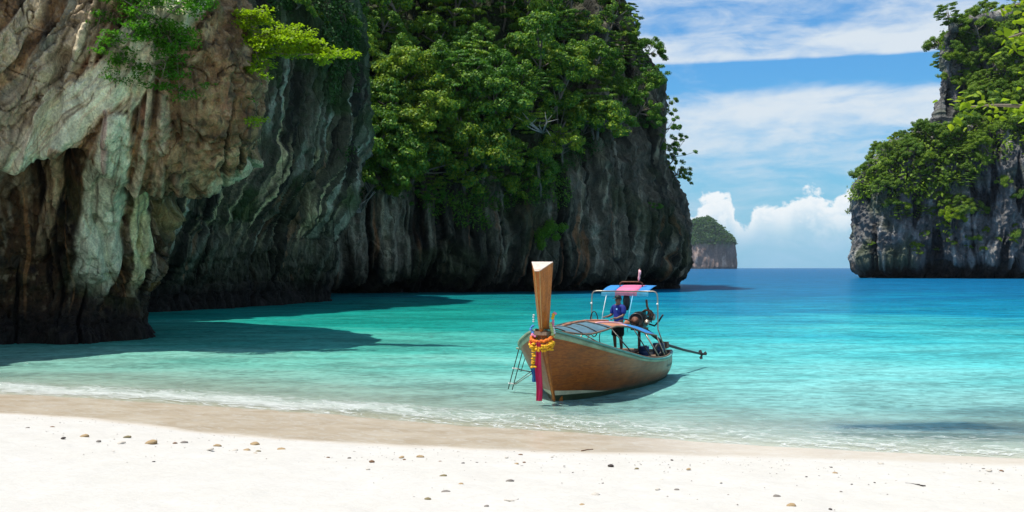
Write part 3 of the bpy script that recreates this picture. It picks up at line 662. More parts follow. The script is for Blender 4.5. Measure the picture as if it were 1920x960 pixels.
def make_variants():
    for i, kind in enumerate(['broad', 'broad', 'broad', 'layered', 'layered', 'tall', 'tall', 'sparse', 'sparse', 'shrub', 'shrub']):
        r = np.random.default_rng(100+i); cs = crown_points(kind, r); pts = []; outs = []
        for c, rad_, n, fl in cs:
            p_ = r.normal(size=(n, 3)); p_ /= np.linalg.norm(p_, axis=1)[:, None]; p_ *= (r.uniform(0, 1, n)**.45)[:, None]
            p_[:, 2] *= fl; pts.append(c+p_*rad_); outs.append(p_*.8)
        pts = np.concatenate(pts); V, Fc = leaves(pts, .086, r, .40, .6, np.concatenate(outs))
        cme = mesh_np('crown_'+kind, V, Fc, False)
        z0 = {'broad': -1.15, 'layered': -1.3, 'tall': -1.35, 'sparse': -1.0, 'shrub': -.35}[kind]
        wmb = wood_from(cs, r, z0, 14 if kind == 'sparse' else 8, .035 if kind == 'sparse' else .045)
        tme = bpy.data.meshes.new('trunk_'+kind); tme.from_pydata([tuple(v) for v in wmb.v], [], wmb.f); tme.update(); tme.materials.append(M['bark'])
        tme.polygons.foreach_set('use_smooth', [True]*len(tme.polygons))
        VAR.append((kind, cme, tme, z0))
make_variants()
CROWN_COPIES = {}
def plant_tree(base, nrm, size, vi, leafmat, name, label, cat, group=None, lean=.35, yaw=None, squash=1.):
    """a tree rooted at base on a slope with normal nrm"""
    kind, cme, tme, z0 = VAR[vi]
    key = (vi, leafmat)
    if key not in CROWN_COPIES: c = cme.copy(); c.materials.append(M[leafmat]); CROWN_COPIES[key] = c
    lean = min(lean, .15) if kind == 'layered' else lean
    up = Vector((nrm[0]*lean, nrm[1]*lean, 1)).normalized()
    q = Vector((0, 0, 1)).rotation_difference(up) @ Quaternion((0, 0, 1), random.uniform(0, 6.28) if yaw is None else yaw)
    e = empty(name, tuple(base), q, (size, size, size*squash)); tag(e, label, cat, group)
    for nm, me_ in (('trunk', tme), ('crown', CROWN_COPIES[key])):
        o = bpy.data.objects.new(nm, me_); COL.objects.link(o); o.parent = e; o.location = (0, 0, -z0-.08)
    return e
def surface_at(Ps, px_, py_):
    x, y = proj(Ps); k = np.argmin((x-px_)**2+(y-py_)**2+np.where(Ps[..., 1] > 1e5, 1e9, 0)); i, j = np.unravel_index(k, x.shape); return i, j
def scatter(Ps, Ns, poly, n, gap, r, jlim=None):
    x, y = proj(Ps); ok = inpoly(x, y, poly)
    if jlim: ok[:, jlim:] = False
    idx = np.argwhere(ok); r.shuffle(idx); out = []; pts = np.zeros((0, 2))
    for i, j in idx:
        q = np.array([x[i, j], y[i, j]])
        if len(pts) and ((pts-q)**2).sum(1).min() < gap*gap: continue
        pts = np.vstack([pts, q]); out.append((Ps[i, j], Ns[i, j], q))
        if len(out) >= n: break
    return out
def undergrowth(name, Ps, Ns, poly, n, size, mat, label, r, thick=.8, jlim=None, noise_s=.1, thr=-.1, upb=.5):
    x, y = proj(Ps); ok = inpoly(x, y, poly) & (fbm(Ps*noise_s+71, 3) > thr)
    if jlim: ok[:, jlim:] = False
    idx = np.argwhere(ok); idx = idx[r.integers(0, len(idx), n)]
    b = Ps[idx[:, 0], idx[:, 1]]; nn = Ns[idx[:, 0], idx[:, 1]]
    lumpy = .5+.9*np.clip(fbm(b*noise_s*5, 2)+.3, 0, 1.5)
    c = b+nn*(r.uniform(.0, 1, n)*thick*lumpy)[:, None]+r.normal(size=(n, 3))*size*.8
    V, Fc = leaves(c, size, r, upb, .6, nn*.6); o = link(name, mesh_np(name, V, Fc, False), M[mat]); return tag(o, label, 'undergrowth', kind='stuff')

r3 = np.random.default_rng(21)
FOREST = [(600, -60), (1150, -60), (1188, 60), (1206, 150), (1222, 225), (1170, 262), (1110, 290), (1045, 335), (1010, 385), (900, 385), (820, 400), (740, 388), (690, 400), (640, 395), (600, 395)]
undergrowth('forest_undergrowth', P3, N3, FOREST, 15000, .42, 'leaf_under', 'dense dark green creepers and bushes covering the upper cliff behind the boat', r3, 1.3, 455, .06, -.05)
undergrowth('cliff_creepers', P3, N3, [(630, 370), (1060, 300), (1090, 470), (1000, 440), (880, 420), (640, 450)], 5000, .36, 'leaf', 'thin creepers hanging on the grey cliff face below the forest', r3, .6, 455, .12, .10)
spots = scatter(P3, N3, FOREST, 150, 34, r3, 440)
spots.sort(key=lambda s: s[2][1])
words = {'broad': 'rounded leafy tree', 'layered': 'flat-tiered tree', 'tall': 'tall narrow tree', 'sparse': 'thin-leaved open tree', 'shrub': 'low bush'}
def zone_label(w, q):
    h_ = 'at the very top of the forest' if q[1] < 60 else 'high in the forest' if q[1] < 150 else 'halfway up the forest' if q[1] < 250 else 'at the lower edge of the forest'
    x_ = 'beside the curtained cliff' if q[0] < 720 else 'left of the prow' if q[0] < 850 else 'just left above the prow' if q[0] < 960 else 'right above the prow' if q[0] < 1060 else 'above the boat' if q[0] < 1150 else 'towards the sky'
    return w+' '+h_+', '+x_
for b, n_, q in spots:
    vi = int(r3.choice([0, 1, 2, 3, 4, 5, 6, 7, 8, 9, 10], p=[.16, .16, .16, .08, .08, .09, .09, .06, .05, .04, .03]))
    sz = float(r3.choice([r3.uniform(2.2, 3.2), r3.uniform(3.2, 4.4), r3.uniform(4.4, 5.4)], p=[.35, .4, .25])); b = b-n_*.5
    sz = min(sz, 3.4) if q[0] > 1120 else sz
    plant_tree(b, n_, sz, vi, 'leaf', 'forest_tree', zone_label(('small ' if sz < 2.9 else 'large ' if sz > 4.1 else '')+words[VAR[vi][0]], q), 'tree', 'forest trees on the cliff behind the boat', .55)
# trees one can single out on that cliff
def single(Ps, Ns, px_, py_, size, vi, mat, name, label, cat='tree', lean=.6, out=.0, squash=1., group=None):
    i, j = surface_at(Ps, px_, py_); n_ = Ns[i, j]; return plant_tree(Ps[i, j]+n_*(out-.3), n_, size, vi, mat, name, label, cat, group, lean, squash=squash)
single(P3, N3, 682, 392, 3.9, 0, 'leaf_right', 'overhanging_tree', 'light green tree overhanging the cliff foot at the left end of the forest')
single(P3, N3, 735, 372, 2.9, 7, 'leaf_right', 'overhanging_tree', 'small light green tree right of the leftmost overhanging tree, above the grey cliff face')
single(P3, N3, 1030, 452, 3.2, 9, 'leaf_deep', 'cliff_bush', 'lone green bush hanging low on the cliff face behind the tall prow', 'bush', .9, squash=1.25)
single(P3, N3, 1052, 455, 2.2, 7, 'leaf_deep', 'cliff_bush', 'small thin bush beside the lone bush low on the cliff, on its right', 'bush', .9)
single(P3, N3, 1115, 268, 4.4, 3, 'leaf_right', 'tiered_tree', 'bright flat-tiered tree on the right shoulder of the forest cliff')
single(P3, N3, 955, 372, 4.2, 4, 'leaf', 'tiered_tree', 'flat-tiered tree at the lower edge of the forest, above the tall prow')
single(P3, N3, 800, 392, 2.6, 8, 'leaf_deep', 'cliff_bush', 'small bush on the cliff face just below the forest, left of the prow', 'bush')
single(P3, N3, 1228, 388, 1.3, 10, 'leaf_deep', 'cliff_bush', 'tiny green tuft alone on the bare right part of the forest cliff', 'bush')
k = 0
for px_, py_, sz in ((1168, 26, 3.0), (1188, 84, 3.0), (1203, 132, 3.1), (1216, 180, 3.3), (1226, 228, 3.3), (1240, 272, 3.3), (1252, 312, 3.2), (1260, 346, 2.8)):
    names = ['topmost', 'second from top', 'third from top', 'fourth from top', 'fourth from bottom', 'third from bottom', 'second from bottom', 'lowest']
    single(P3, N3, px_-6, py_, sz, (0, 7, 1, 8, 7, 8, 7, 8)[k], 'leaf', 'ledge_tree', names[k]+' tree leaning out over the right edge of the forest cliff', lean=.5, out=.9); k += 1
# bare pale branches in the forest
for k, (px_, py_, lab) in enumerate(((865, 165, 'pale bare branches among the trees high in the forest'), (1005, 262, 'pale crooked bare branch in the forest above the prow'), (660, 398, 'thin bare branches at the foot of the leftmost overhanging tree'))):
    i, j = surface_at(P3, px_, py_); b = Vector(P3[i, j])+Vector(N3[i, j])*2.2; mb = MB(); rr = random.Random(k)
    for q in range(9):
        d_ = Vector((rr.uniform(-1, .6), -.6, rr.uniform(-.2, .8))).normalized(); L_ = rr.uniform(2, 5); mid = b+d_*L_*.5+Vector((rr.uniform(-.4, .4), -.3, rr.uniform(-.3, .4)))
        e_ = b+d_*L_+Vector((rr.uniform(-.5, .5), 0, rr.uniform(-.4, .6))); mb.tube([b, mid, e_], [.10, .07, .025], 5); mb.tube([mid, mid+Vector((rr.uniform(-1, 1), -.2, rr.uniform(.2, 1)))], [.05, .02], 4)
    tag(mb.build('bare_branches', M['bark_dry'], smooth=True), lab, 'branch')
# greenery on the second cliff
undergrowth('hanging_moss', P2, N2, [(500, -40), (668, -40), (668, 290), (640, 300), (600, 170), (490, 70)], 16000, .30, 'leaf_under', 'dark green tufts and creepers draping the top of the curtained cliff', r3, .9, 345, .13, -.02, .1)
for k, (px_, py_, sz, vi, lab) in enumerate(((625, 18, 2.0, 9, 'topmost bush on the curtained cliff near its right edge'), (590, 40, 1.6, 10, 'second bush on top of the curtained cliff, left of the topmost one'), (648, 110, 1.8, 9, 'dark bush on the right edge of the curtained cliff'), (610, 90, 1.7, 10, 'dark bush in the upper middle of the curtained cliff'), (652, 60, 2.0, 9, 'dark bush at the upper right corner of the curtained cliff'), (560, 15, 1.9, 9, 'leftmost bush at the top of the curtained cliff'), (645, 180, 1.4, 10, 'lowest bush on the right edge of the curtained cliff'))):
    single(P2, N2, px_, py_, sz, vi, 'leaf', 'cliff_bush', lab, 'bush', .8)

# headland trees
r4 = np.random.default_rng(5)
HEAD = [(1605, 350), (1630, 318), (1668, 275), (1752, 246), (1800, 240), (1795, 165), (1762, 160), (1775, 100), (1765, 60), (1800, 8), (1990, -5), (1990, 300), (1900, 330), (1880, 400), (1800, 440), (1700, 415), (1650, 380), (1600, 372)]
undergrowth('headland_bushes', P4, N4, HEAD, 15000, 1.25, 'leaf_right', 'low green bushes covering ledges of the right headland', r4, 2.4, None, .035, -.06)
x4, y4 = proj(P4)
TOPZ = [(1812, 262), (1800, 170), (1762, 165), (1768, 112), (1782, 100), (1768, 62), (1780, 30), (1820, 12), (1990, -10), (1990, 270), (1870, 268)]
LEDGE = [(1612, 362), (1626, 322), (1662, 280), (1752, 246), (1830, 268), (1840, 300), (1730, 300), (1660, 345), (1660, 380)]
BAND = [(1655, 340), (1760, 285), (1810, 300), (1850, 400), (1820, 445), (1700, 425), (1660, 405)]
for poly, n, gap, s0, s1, lab, grp, vis, nm in (
        (TOPZ, 95, 15, 3.4, 6.2, 'on the tall right headland', 'trees on top of the right headland', [0, 1, 2, 4, 0, 1, 9], 'headland_tree'),
        (LEDGE, 44, 13, 2.8, 4.8, 'on the left shoulder of the right headland', 'trees on the left shoulder of the right headland', [0, 1, 2, 0, 2, 10], 'headland_tree'),
        (BAND, 44, 14, 2.2, 3.9, 'on the grey face of the right headland', 'bushes on the face of the right headland', [9, 10, 0, 1, 3], 'headland_bush')):
    for b, n_, q in scatter(P4, N4, poly, n, gap, r4):
        vi = int(r4.choice(vis)); sz = r4.uniform(s0, s1); big_ = 'small ' if sz < s0+(s1-s0)*.33 else 'large ' if sz > s0+(s1-s0)*.7 else ''
        fx = (q[0]-min(a for a, _ in poly))/(min(1920, max(a for a, _ in poly))-min(a for a, _ in poly)); fy = (q[1]-max(0, min(b_ for _, b_ in poly)))/(max(b_ for _, b_ in poly)-max(0, min(b_ for _, b_ in poly)))
        plant_tree(b-n_*1., n_, sz, vi, 'leaf_right', nm, big_+words[VAR[vi][0]]+' '+lab+', '+('upper ' if fy < .34 else 'lower ' if fy > .67 else 'middle ')+('left' if fx < .34 else 'right' if fx > .67 else 'centre'), 'tree' if 'tree' in nm else 'bush', grp, .5)
FACE = [(1640, 400), (1700, 425), (1830, 440), (1915, 380), (1918, 470), (1700, 478), (1625, 470)]
for b, n_, q in scatter(P4, N4, FACE, 15, 26, r4): plant_tree(b-n_*.4, n_, r4.uniform(1.2, 2.2), int(r4.choice([9, 10])), 'leaf_right', 'headland_bush', 'small low shrub on the bare grey lower face of the right headland', 'bush', 'shrubs on the lower face of the right headland', .6)
for px_, py_, sz, vi, mat, lab in ((1718, 462, 2.6, 9, 'leaf_right', 'lowest round bush on the grey face of the right headland'), (1782, 425, 4.2, 1, 'leaf_bright', 'vivid yellow-green bush on the face of the right headland'), (1597, 403, 2.0, 8, 'leaf_right', 'tiny bush sticking out from the left edge of the right headland'),
        (1878, 345, 3.6, 9, 'leaf_right', 'round bush high on the bare right part of the headland face'), (1912, 368, 3.6, 10, 'leaf_right', 'bush at the right picture edge on the headland face'), (1838, 305, 4.2, 9, 'leaf_right', 'dark bush on the upper face of the right headland'),
        (1915, 440, 4.4, 10, 'leaf_right', 'low bush at the right picture edge above the notch of the headland'), (1825, 450, 3.2, 10, 'leaf_right', 'pale tuft right of the vivid yellow-green bush on the headland')):
    single(P4, N4, px_, py_, sz, vi, mat, 'headland_bush', lab, 'bush', .7)
# far island wood
x, y = PI_[..., 0], PI_[..., 1]; rI = np.random.default_rng(9); okI = np.argwhere(PI_[..., 2] > 84+18*fbm(PI_*.02, 3)); idx = okI[rI.integers(0, len(okI), 9000)]
c = PI_[idx[:, 0], idx[:, 1]]+rad[idx[:, 0], idx[:, 1]]*rI.uniform(0, 6, 9000)[:, None]+rI.normal(size=(9000, 3))*2.5; c[:, 2] += 5*np.abs(fbm(c*.06, 2))
V, Fc = leaves(c, 7., rI, .4, .8); tag(link('island_wood', mesh_np('island_wood', V, Fc, False), M['leaf_far']), 'dark green wood covering the top of the far island', 'wood', kind='stuff')

# ------------------------------------------------------------------ shrubs and the bright tree on the near rock
def branchy(name, roots, leafsize, mat, label, cat, seed, nleaf, up=.6, woodr=.05):
    """a plant built from branch paths (world points); leaves sit round the outer half of each path"""
    r = np.random.default_rng(seed); base = Vector(roots[0][0][0]); e = empty(name, base); tag(e, label, cat)
    mb = MB(); cen = []
    for path, spread, n in roots:
        pts = [Vector(p)-base for p in path]; m_ = len(pts); mb.tube(pts, [woodr*(1-.8*i/(m_-1)) for i in range(m_)], 6)
        A_ = np.array(pts)
        for k in range(n):
            u = r.uniform(.25, 1)*(m_-1); i = min(int(u), m_-2); c0 = A_[i]+(A_[i+1]-A_[i])*(u-i)
            tip = c0+r.normal(size=3)*np.array([spread, spread*.7, spread*.42])+np.array([0, 0, spread*.22])
            if r.uniform() < .5: mb.tube([Vector(c0), Vector((c0+tip)*.5+np.array([0, 0, .05])), Vector(tip)], [woodr*.3, woodr*.2, woodr*.08], 4)
            q = r.normal(size=(nleaf, 3)); q /= np.linalg.norm(q, axis=1)[:, None]; q *= (r.uniform(0, 1, nleaf)**.5)[:, None]*np.array([.46, .42, .17]); cen.append(tip+q)
    cen = np.concatenate(cen); V, Fc = leaves(cen, leafsize, r, up, .55)
    link('crown', mesh_np(name+'_crown', V, Fc, False), M[mat], e); mb.build('trunk', M['bark'], e, True); return e
def p1(px_, py_, D): return tuple(at(px_, py_, D))
def on1(px_, py_, out=0.):
    i, j = surface_at(P1, px_, py_); return Vector(P1[i, j])+Vector(N1[i, j])*out
b0 = on1(452, 112, -.3)
branchy('bright_tree', [
    ([b0, p1(470, 92, 50.2), p1(510, 100, 49.8), p1(560, 103, 49.4), p1(600, 100, 49.2), p1(636, 108, 49.)], .36, 46),
    ([b0, p1(460, 70, 50.2), p1(500, 66, 49.6), p1(545, 78, 49.3), p1(585, 88, 49.2)], .48, 56),
    ([b0, p1(448, 60, 50.4), p1(455, 36, 50.), p1(478, 30, 49.8)], .5, 40),
    ([b0, p1(462, 80, 50), p1(478, 90, 49.6), p1(490, 130, 49.4)], .4, 28),
    ([b0, p1(440, 80, 50), p1(434, 36, 49.8)], .42, 22)], .17, 'leaf_bright', 'vivid yellow-green tree jutting from the corner of the tan near cliff', 'tree', 3, 44, .75, .07)
branchy('cliff_shrub', [
    ([on1(300, 40, -.2), on1(300, 80, .6), on1(320, 120, .8), on1(345, 160, .9)], .6, 50),
    ([on1(300, 40, -.2), on1(262, 60, .6), on1(240, 90, .7), on1(240, 150, .6)], .55, 40),
    ([on1(300, 40, -.2), on1(320, 30, .7), on1(350, 10, .9), on1(365, -10, .9)], .6, 45),
    ([on1(300, 40, -.2), on1(260, 30, .7), on1(230, 15, .7), on1(225, -20, .7)], .6, 36),
    ([on1(300, 40, -.2), on1(290, 90, .8), on1(285, 140, .8)], .6, 44)], .16, 'leaf_deep', 'dark green sprawling shrub hanging on the upper tan near cliff', 'shrub', 4, 40, .5, .05)
branchy('cliff_shrub', [([on1(452, 140, -.1), on1(450, 165, .5), on1(446, 190, .5)], .30, 12), ([on1(452, 140, -.1), on1(440, 155, .5)], .3, 7)], .15, 'leaf_deep', 'green shrub hanging below the vivid yellow-green tree', 'shrub', 5, 34, .5, .04)
branchy('cliff_shrub', [([on1(462, 246, -.1), on1(466, 228, .4), on1(472, 208, .45)], .22, 10), ([on1(462, 246, -.1), on1(450, 252, .35)], .15, 3)], .14, 'leaf_bright', 'small light green sprig on the lower corner of the tan near cliff', 'shrub', 6, 26, .6, .03)
branchy('cliff_shrub', [([on1(182, 60, -.1), on1(178, 30, .3), on1(186, 8, .35)], .25, 10)], .12, 'leaf_deep', 'small mossy tuft at the top of the pale flowstone sheet', 'shrub', 7, 30, .5, .03)
branchy('cliff_shrub', [([on1(215, 170, -.1), on1(222, 150, .3), on1(240, 160, .35)], .28, 7), ([on1(235, 120, -.1), on1(225, 100, .4)], .25, 5)], .12, 'leaf_deep', 'thin low sprigs left below the dark sprawling shrub', 'shrub', 8, 22, .5, .03)

# ------------------------------------------------------------------ leafy beach tree reaching in at the upper right
def beach_tree():
    r = np.random.default_rng(12); D = 17.; base = Vector((11.6, 16.5, float(ground(np.array(11.6), np.array(16.5)))-.1))
    e = empty('beach_tree', base); tag(e, 'sunlit broad-leaved branches reaching in at the upper right picture edge', 'tree')
    mb = MB(); fork = Vector((11.2, 16.8, 5.4))-base
    mb.tube([(0, 0, 0), (-.15, .1, 1.8), (-.25, .2, 3.6), fork], [.26, .2, .17, .14], 10)
    limbs = []
    def limb(pts, r0):
        P_ = [fork]+[Vector(at(a, b, dd))-base for a, b, dd in pts]; mb.tube(P_, [r0*(1-.82*i/(len(P_)-1)) for i in range(len(P_))], 7); limbs.append(P_)
    limb([(2030, 215, 17), (1960, 202, 17), (1900, 198, 17), (1862, 197, 17), (1820, 200, 17)], .06)
    limb([(2040, 90, 17), (1975, 62, 16.8), (1925, 60, 16.8), (1892, 70, 16.7)], .06)
    limb([(2040, 20, 17), (1980, -5, 17), (1930, 5, 17), (1895, 10, 17)], .05)
    limb([(2050, 150, 17), (1985, 130, 17), (1935, 120, 17)], .04)
    limb([(2150, 0, 17), (2200, -120, 17), (2300, -200, 17)], .08); limb([(2300, 100, 18), (2450, 0, 18)], .08); limb([(2200, -60, 15), (2150, -220, 14)], .07)
    mb.build('trunk', M['bark'], e, True)
    # one leaf: a folded heart with a tip
    def leaf_me(s):
        o = [(0, 0), (.22, .10), (.30, .30), (.22, .55), (0, .92), (-.22, .55), (-.30, .30), (-.22, .10)]
        V = [(a*s, b*s, -abs(a)*s*.35-(b**2)*s*.18) for a, b in o]+[(0, .45*s, .02*s)]
        me_ = bpy.data.meshes.new('leaf'); me_.from_pydata(V, [], [(i, (i+1) % 8, 8) for i in range(8)]); me_.materials.append(M['leaf_beach']); return me_
    big = [leaf_me(.15), leaf_me(.19), leaf_me(.125)]
    cen = []
    for li, P_ in enumerate(limbs):
        A_ = np.array(P_)
        if li < 4:
            n = (60, 80, 70, 40)[li]
            for k in range(n):
                u = r.uniform(.35, 1)*(len(P_)-1); i = min(int(u), len(P_)-2); c0 = A_[i]+(A_[i+1]-A_[i])*(u-i)
                if li == 0 and r.uniform() < .45: c0 = A_[-1]+r.normal(size=3)*np.array([.10, .15, .05])
                c = c0+r.normal(size=3)*np.array([.14, .25, .13]); o = bpy.data.objects.new('leaf', big[int(r.integers(0, 3))]); COL.objects.link(o); o.parent = e
                o.location = c; o.rotation_euler = (r.normal()*.5-.35, r.normal()*.5, r.uniform(0, 6.28))
        for k in range(16 if li < 4 else 26):
            u = r.uniform(.2, .7 if li < 4 else 1)*(len(P_)-1); i = min(int(u), len(P_)-2); c0 = A_[i]+(A_[i+1]-A_[i])*(u-i)
            if li < 4: c0 = c0+np.array([.7, 0, 0])
            cen.append(c0+r.normal(size=(14, 3))*np.array([.3, .4, .25]))
    V, Fc = leaves(np.concatenate(cen), .22, r, .6, .7); tag(link('crown', mesh_np('beach_crown', V, Fc, False), M['leaf_beach'], e), kind='stuff')
M['leaf_beach'] = leaf_material('beach_tree_leaves', [(.14, .23, .015), (.20, .28, .02), (.26, .31, .02)], .5)
beach_tree()
# ------------------------------------------------------------------ the longtail boat
TH = R(22); BO = Vector((1.15, 28.8, 0))
BQ = Quaternion((0, 0, 1), -TH)
def bw(p): return BO+BQ @ Vector(p)                       # boat coordinates (right, aft, up) -> world
m, t = material('hull_wood')
tc = t.new('ShaderNodeTexCoord').outputs['Object']
gr = t.noise(t.scalev(tc, (3, .35, 6)), 3.5, 6, .65, .6); bl = t.noise(tc, .9, 5, .6); fn = t.noise(t.scalev(tc, (1, .25, 1)), 30, 3, .6)
c = t.ramp(gr, [(.25, (.13, .030, .003)), (.5, (.27, .066, .005)), (.75, (.38, .115, .011))])
c = t.mix(t.mapr(bl, .45, .75, 0, .65), c, (.075, .045, .02)); zz_ = t.sep(tc)[2]
yy_ = t.sep(tc)[1]
wornf = t.m('MULTIPLY', t.mapr(t.m('ADD', yy_, t.m('MULTIPLY', bl, 4)), 5.5, 10, 0, .7), t.mapr(fn, .3, .6, .5, 1))
c = t.mix(wornf, c, (.25, .235, .16))
c = t.mix(t.m('MULTIPLY', t.mapr(t.m('SUBTRACT', zz_, t.m('MULTIPLY', bl, .3)), .10, -.06, 0, 1), .7), c, (.06, .065, .04))
pl = t.m('FRACT', t.m('MULTIPLY', zz_, 4.2)); seam = t.mapr(t.m('ABSOLUTE', t.m('SUBTRACT', pl, .5)), .47, .5, 0., 1.)
c = t.mix(t.m('MULTIPLY', seam, .6), c, (.03, .015, .006))
p = principled(t, c, t.mapr(bl, .3, .7, .32, .55), .5, t.bump(t.m('ADD', t.m('MULTIPLY', gr, .6), t.m('MULTIPLY', seam, .6)), .35, .006)); t.l.new(p.outputs[0], t.out.inputs[0]); M['hull'] = m
M['prow'] = simple_mat('varnished_prow', (.44, .13, .014), .33, .4, 3., .5, stretch=(5, 5, .5))
M['prow_top'] = simple_mat('prow_end_grain', (.56, .46, .39), .7, .25, 9.)
M['trim'] = simple_mat('pale_trim', (.56, .36, .13), .5, .2, 5.)
M['green_trim'] = simple_mat('faded_green_paint', (.27, .36, .24), .55, .35, 4., stretch=(1, .3, 1))
M['teal_trim'] = simple_mat('teal_rail', (.10, .30, .27), .5, .3, 4.)
M['cream'] = simple_mat('cream_stripe', (.56, .53, .36), .6, .25, 4.)
M['keel_green'] = simple_mat('dark_green_bottom', (.035, .055, .022), .55, .4, 3.)
M['deck'] = simple_mat('deck_boards', (.20, .13, .08), .7, .4, 3., stretch=(4, .4, 1))
M['inner'] = simple_mat('inner_hull', (.10, .16, .15), .65, .35, 3.)
M['steel'] = simple_mat('galvanised_tube', (.34, .29, .23), .38, .25, 8., metal=.55)
M['dark_steel'] = simple_mat('oily_steel', (.06, .057, .052), .42, .4, 12., metal=.5)
M['black'] = simple_mat('black_rubber', (.012, .012, .013), .5, .3, 10.)
M['rust'] = simple_mat('rusty_iron', (.16, .06, .03), .7, .5, 12.)
M['blue_paint'] = simple_mat('blue_drum', (.018, .045, .13), .4, .3, 5.)
M['tarp_blue'] = simple_mat('blue_tarpaulin', (.022, .20, .50), .55, .18, 4.)
M['tarp_lblue'] = simple_mat('light_blue_cloth', (.30, .60, .78), .65, .15, 4.)
M['tarp_pink'] = simple_mat('pink_tarpaulin', (.62, .14, .27), .6, .18, 4.)
M['tarp_lpink'] = simple_mat('light_pink_cloth', (.78, .42, .47), .65, .15, 4.)
M['tarp_orange'] = simple_mat('faded_orange_cloth', (.42, .17, .09), .7, .3, 4.)
M['tarp_grey'] = simple_mat('blue_grey_sheet', (.085, .17, .21), .5, .4, 2.5)
M['white'] = simple_mat('white_cord', (.75, .74, .70), .6, .15, 6.)
def cloth_mat(name, color):
    m, t = material(name); tc = t.new('ShaderNodeTexCoord').outputs['Object']; f = t.mapr(t.noise(tc, 5., 5, .6), .3, .7, .8, 1.12)
    c = t.mix(1., color, t.comb(f, f, f), 'MULTIPLY'); p = principled(t, c, .7, .2, t.bump(t.noise(tc, 14., 3, .5), .3, .02)); tr = t.new('ShaderNodeBsdfTranslucent'); t.put(tr.inputs[0], c)
    mx = t.new('ShaderNodeMixShader'); mx.inputs[0].default_value = .5; t.l.new(p.outputs[0], mx.inputs[1]); t.l.new(tr.outputs[0], mx.inputs[2]); t.l.new(mx.outputs[0], t.out.inputs[0]); return m
M['val_blue'] = cloth_mat('light_blue_valance', (.22, .66, .88)); M['val_pink'] = cloth_mat('light_pink_valance', (.92, .33, .45))
def sheet(P_, th=.006):
    """thin closed slab from a grid of points"""
    mb = MB(); P_ = [[Vector(q) for q in row] for row in P_]; nr, nc = len(P_), len(P_[0])
    top = [q for row in P_ for q in row]; bot = [q-Vector((0, 0, th)) for q in top]; n = nr*nc
    Fs = [(i*nc+j, i*nc+j+1, (i+1)*nc+j+1, (i+1)*nc+j) for i in range(nr-1) for j in range(nc-1)]
    Fb = [tuple(n+k for k in reversed(f)) for f in Fs]
    rim = [i for i in range(nc)]+[i*nc+nc-1 for i in range(1, nr)]+[(nr-1)*nc+j for j in range(nc-2, -1, -1)]+[i*nc for i in range(nr-2, 0, -1)]
    Fr = [(rim[k], rim[(k+1) % len(rim)], n+rim[(k+1) % len(rim)], n+rim[k]) for k in range(len(rim))]
    return mb.add(top+bot, Fs+Fb+Fr)
boat = empty('longtail_boat', BO, BQ); tag(boat, 'brown wooden longtail boat with tall prow resting at the shore', 'boat')
ST = [  # gunwale (aft, half beam, height), waterline (aft, half beam)
    ((-1.02, .13, 1.97), (-.02, .035)), ((-.62, .50, 1.86), (.28, .17)), ((0, .95, 1.65), (.8, .43)), ((.5, 1.22, 1.50), (1.2, .62)), ((1, 1.40, 1.37), (1.65, .79)), ((2, 1.60, 1.16), (2.45, 1.02)),
    ((3, 1.67, .99), (3.3, 1.19)), ((4, 1.69, .87), (4.2, 1.29)), ((5, 1.68, .80), (5.1, 1.34)), ((6, 1.62, .755), (6.0, 1.36)), ((7, 1.50, .75), (6.95, 1.30)), ((8, 1.30, .80), (7.85, 1.16))]
G = np.array([s[0] for s in ST]); Wt = np.array([s[1] for s in ST])
U = np.linspace(0, len(ST)-1, 67)
def cubic(A_, u):
    A_ = np.atleast_2d(A_.T).T; n = len(A_); i = np.minimum(u.astype(int), n-2); f = (u-i)[:, None]
    p0 = A_[np.maximum(i-1, 0)]; p1_ = A_[i]; p2 = A_[i+1]; p3 = A_[np.minimum(i+2, n-1)]
    return .5*((2*p1_)+(-p0+p2)*f+(2*p0-5*p1_+4*p2-p3)*f*f+(-p0+3*p1_-3*p2+p3)*f**3)
Gu, Wu = cubic(G, U), cubic(Wt, U)
def hull_pt(i, v, side, off=0.):
    """v from -0.35 (keel side) over 0 (waterline) to 1 (gunwale)"""
    g, w = Gu[i], Wu[i]
    if v >= 0:
        L_ = w[0]+(g[0]-w[0])*v; b = w[1]+(g[1]-w[1])*v+.10*math.sin(math.pi*v)*min(1, i/14)*(1.15-.4*v); z = g[2]*v
    else:
        k = -v/.35; L_ = w[0]+.12*k; b = w[1]*(1-.55*k*k)-.03*k*min(1, w[1]); z = -.30*k
    return Vector((side*(max(b, .012)+off), L_, z))
vs_ = [-.35, -.2, -.08, 0, .06, .12, .2, .3, .4, .5, .6, .7, .8, .9, .96, 1]
mb = MB()
for sd_ in (1, -1): mb.grid([[hull_pt(i, v, sd_) for v in vs_] for i in range(len(U))])
mb.add([hull_pt(len(U)-1, v, 1) for v in vs_]+[hull_pt(len(U)-1, v, -1) for v in reversed(vs_)], [tuple(range(2*len(vs_)))])
mb.add([hull_pt(0, v, 1) for v in vs_]+[hull_pt(0, v, -1) for v in vs_], [(k, k+1, len(vs_)+k+1, len(vs_)+k) for k in range(len(vs_)-1)])
mb.build('hull', M['hull'], boat, True)
mb = MB()
for sd_ in (1, -1): mb.grid([[hull_pt(i, v, sd_, -.055) for v in (.15, .35, .55, .75, .9, .985)] for i in range(2, len(U))])
mb.grid([[hull_pt(len(U)-1, v, s_*.96)+Vector((0, -.05, 0)) for s_ in (-1, -.5, 0, .5, 1)] for v in (.15, .5, .97)])
mb.build('inner_planking', M['inner'], boat, True)
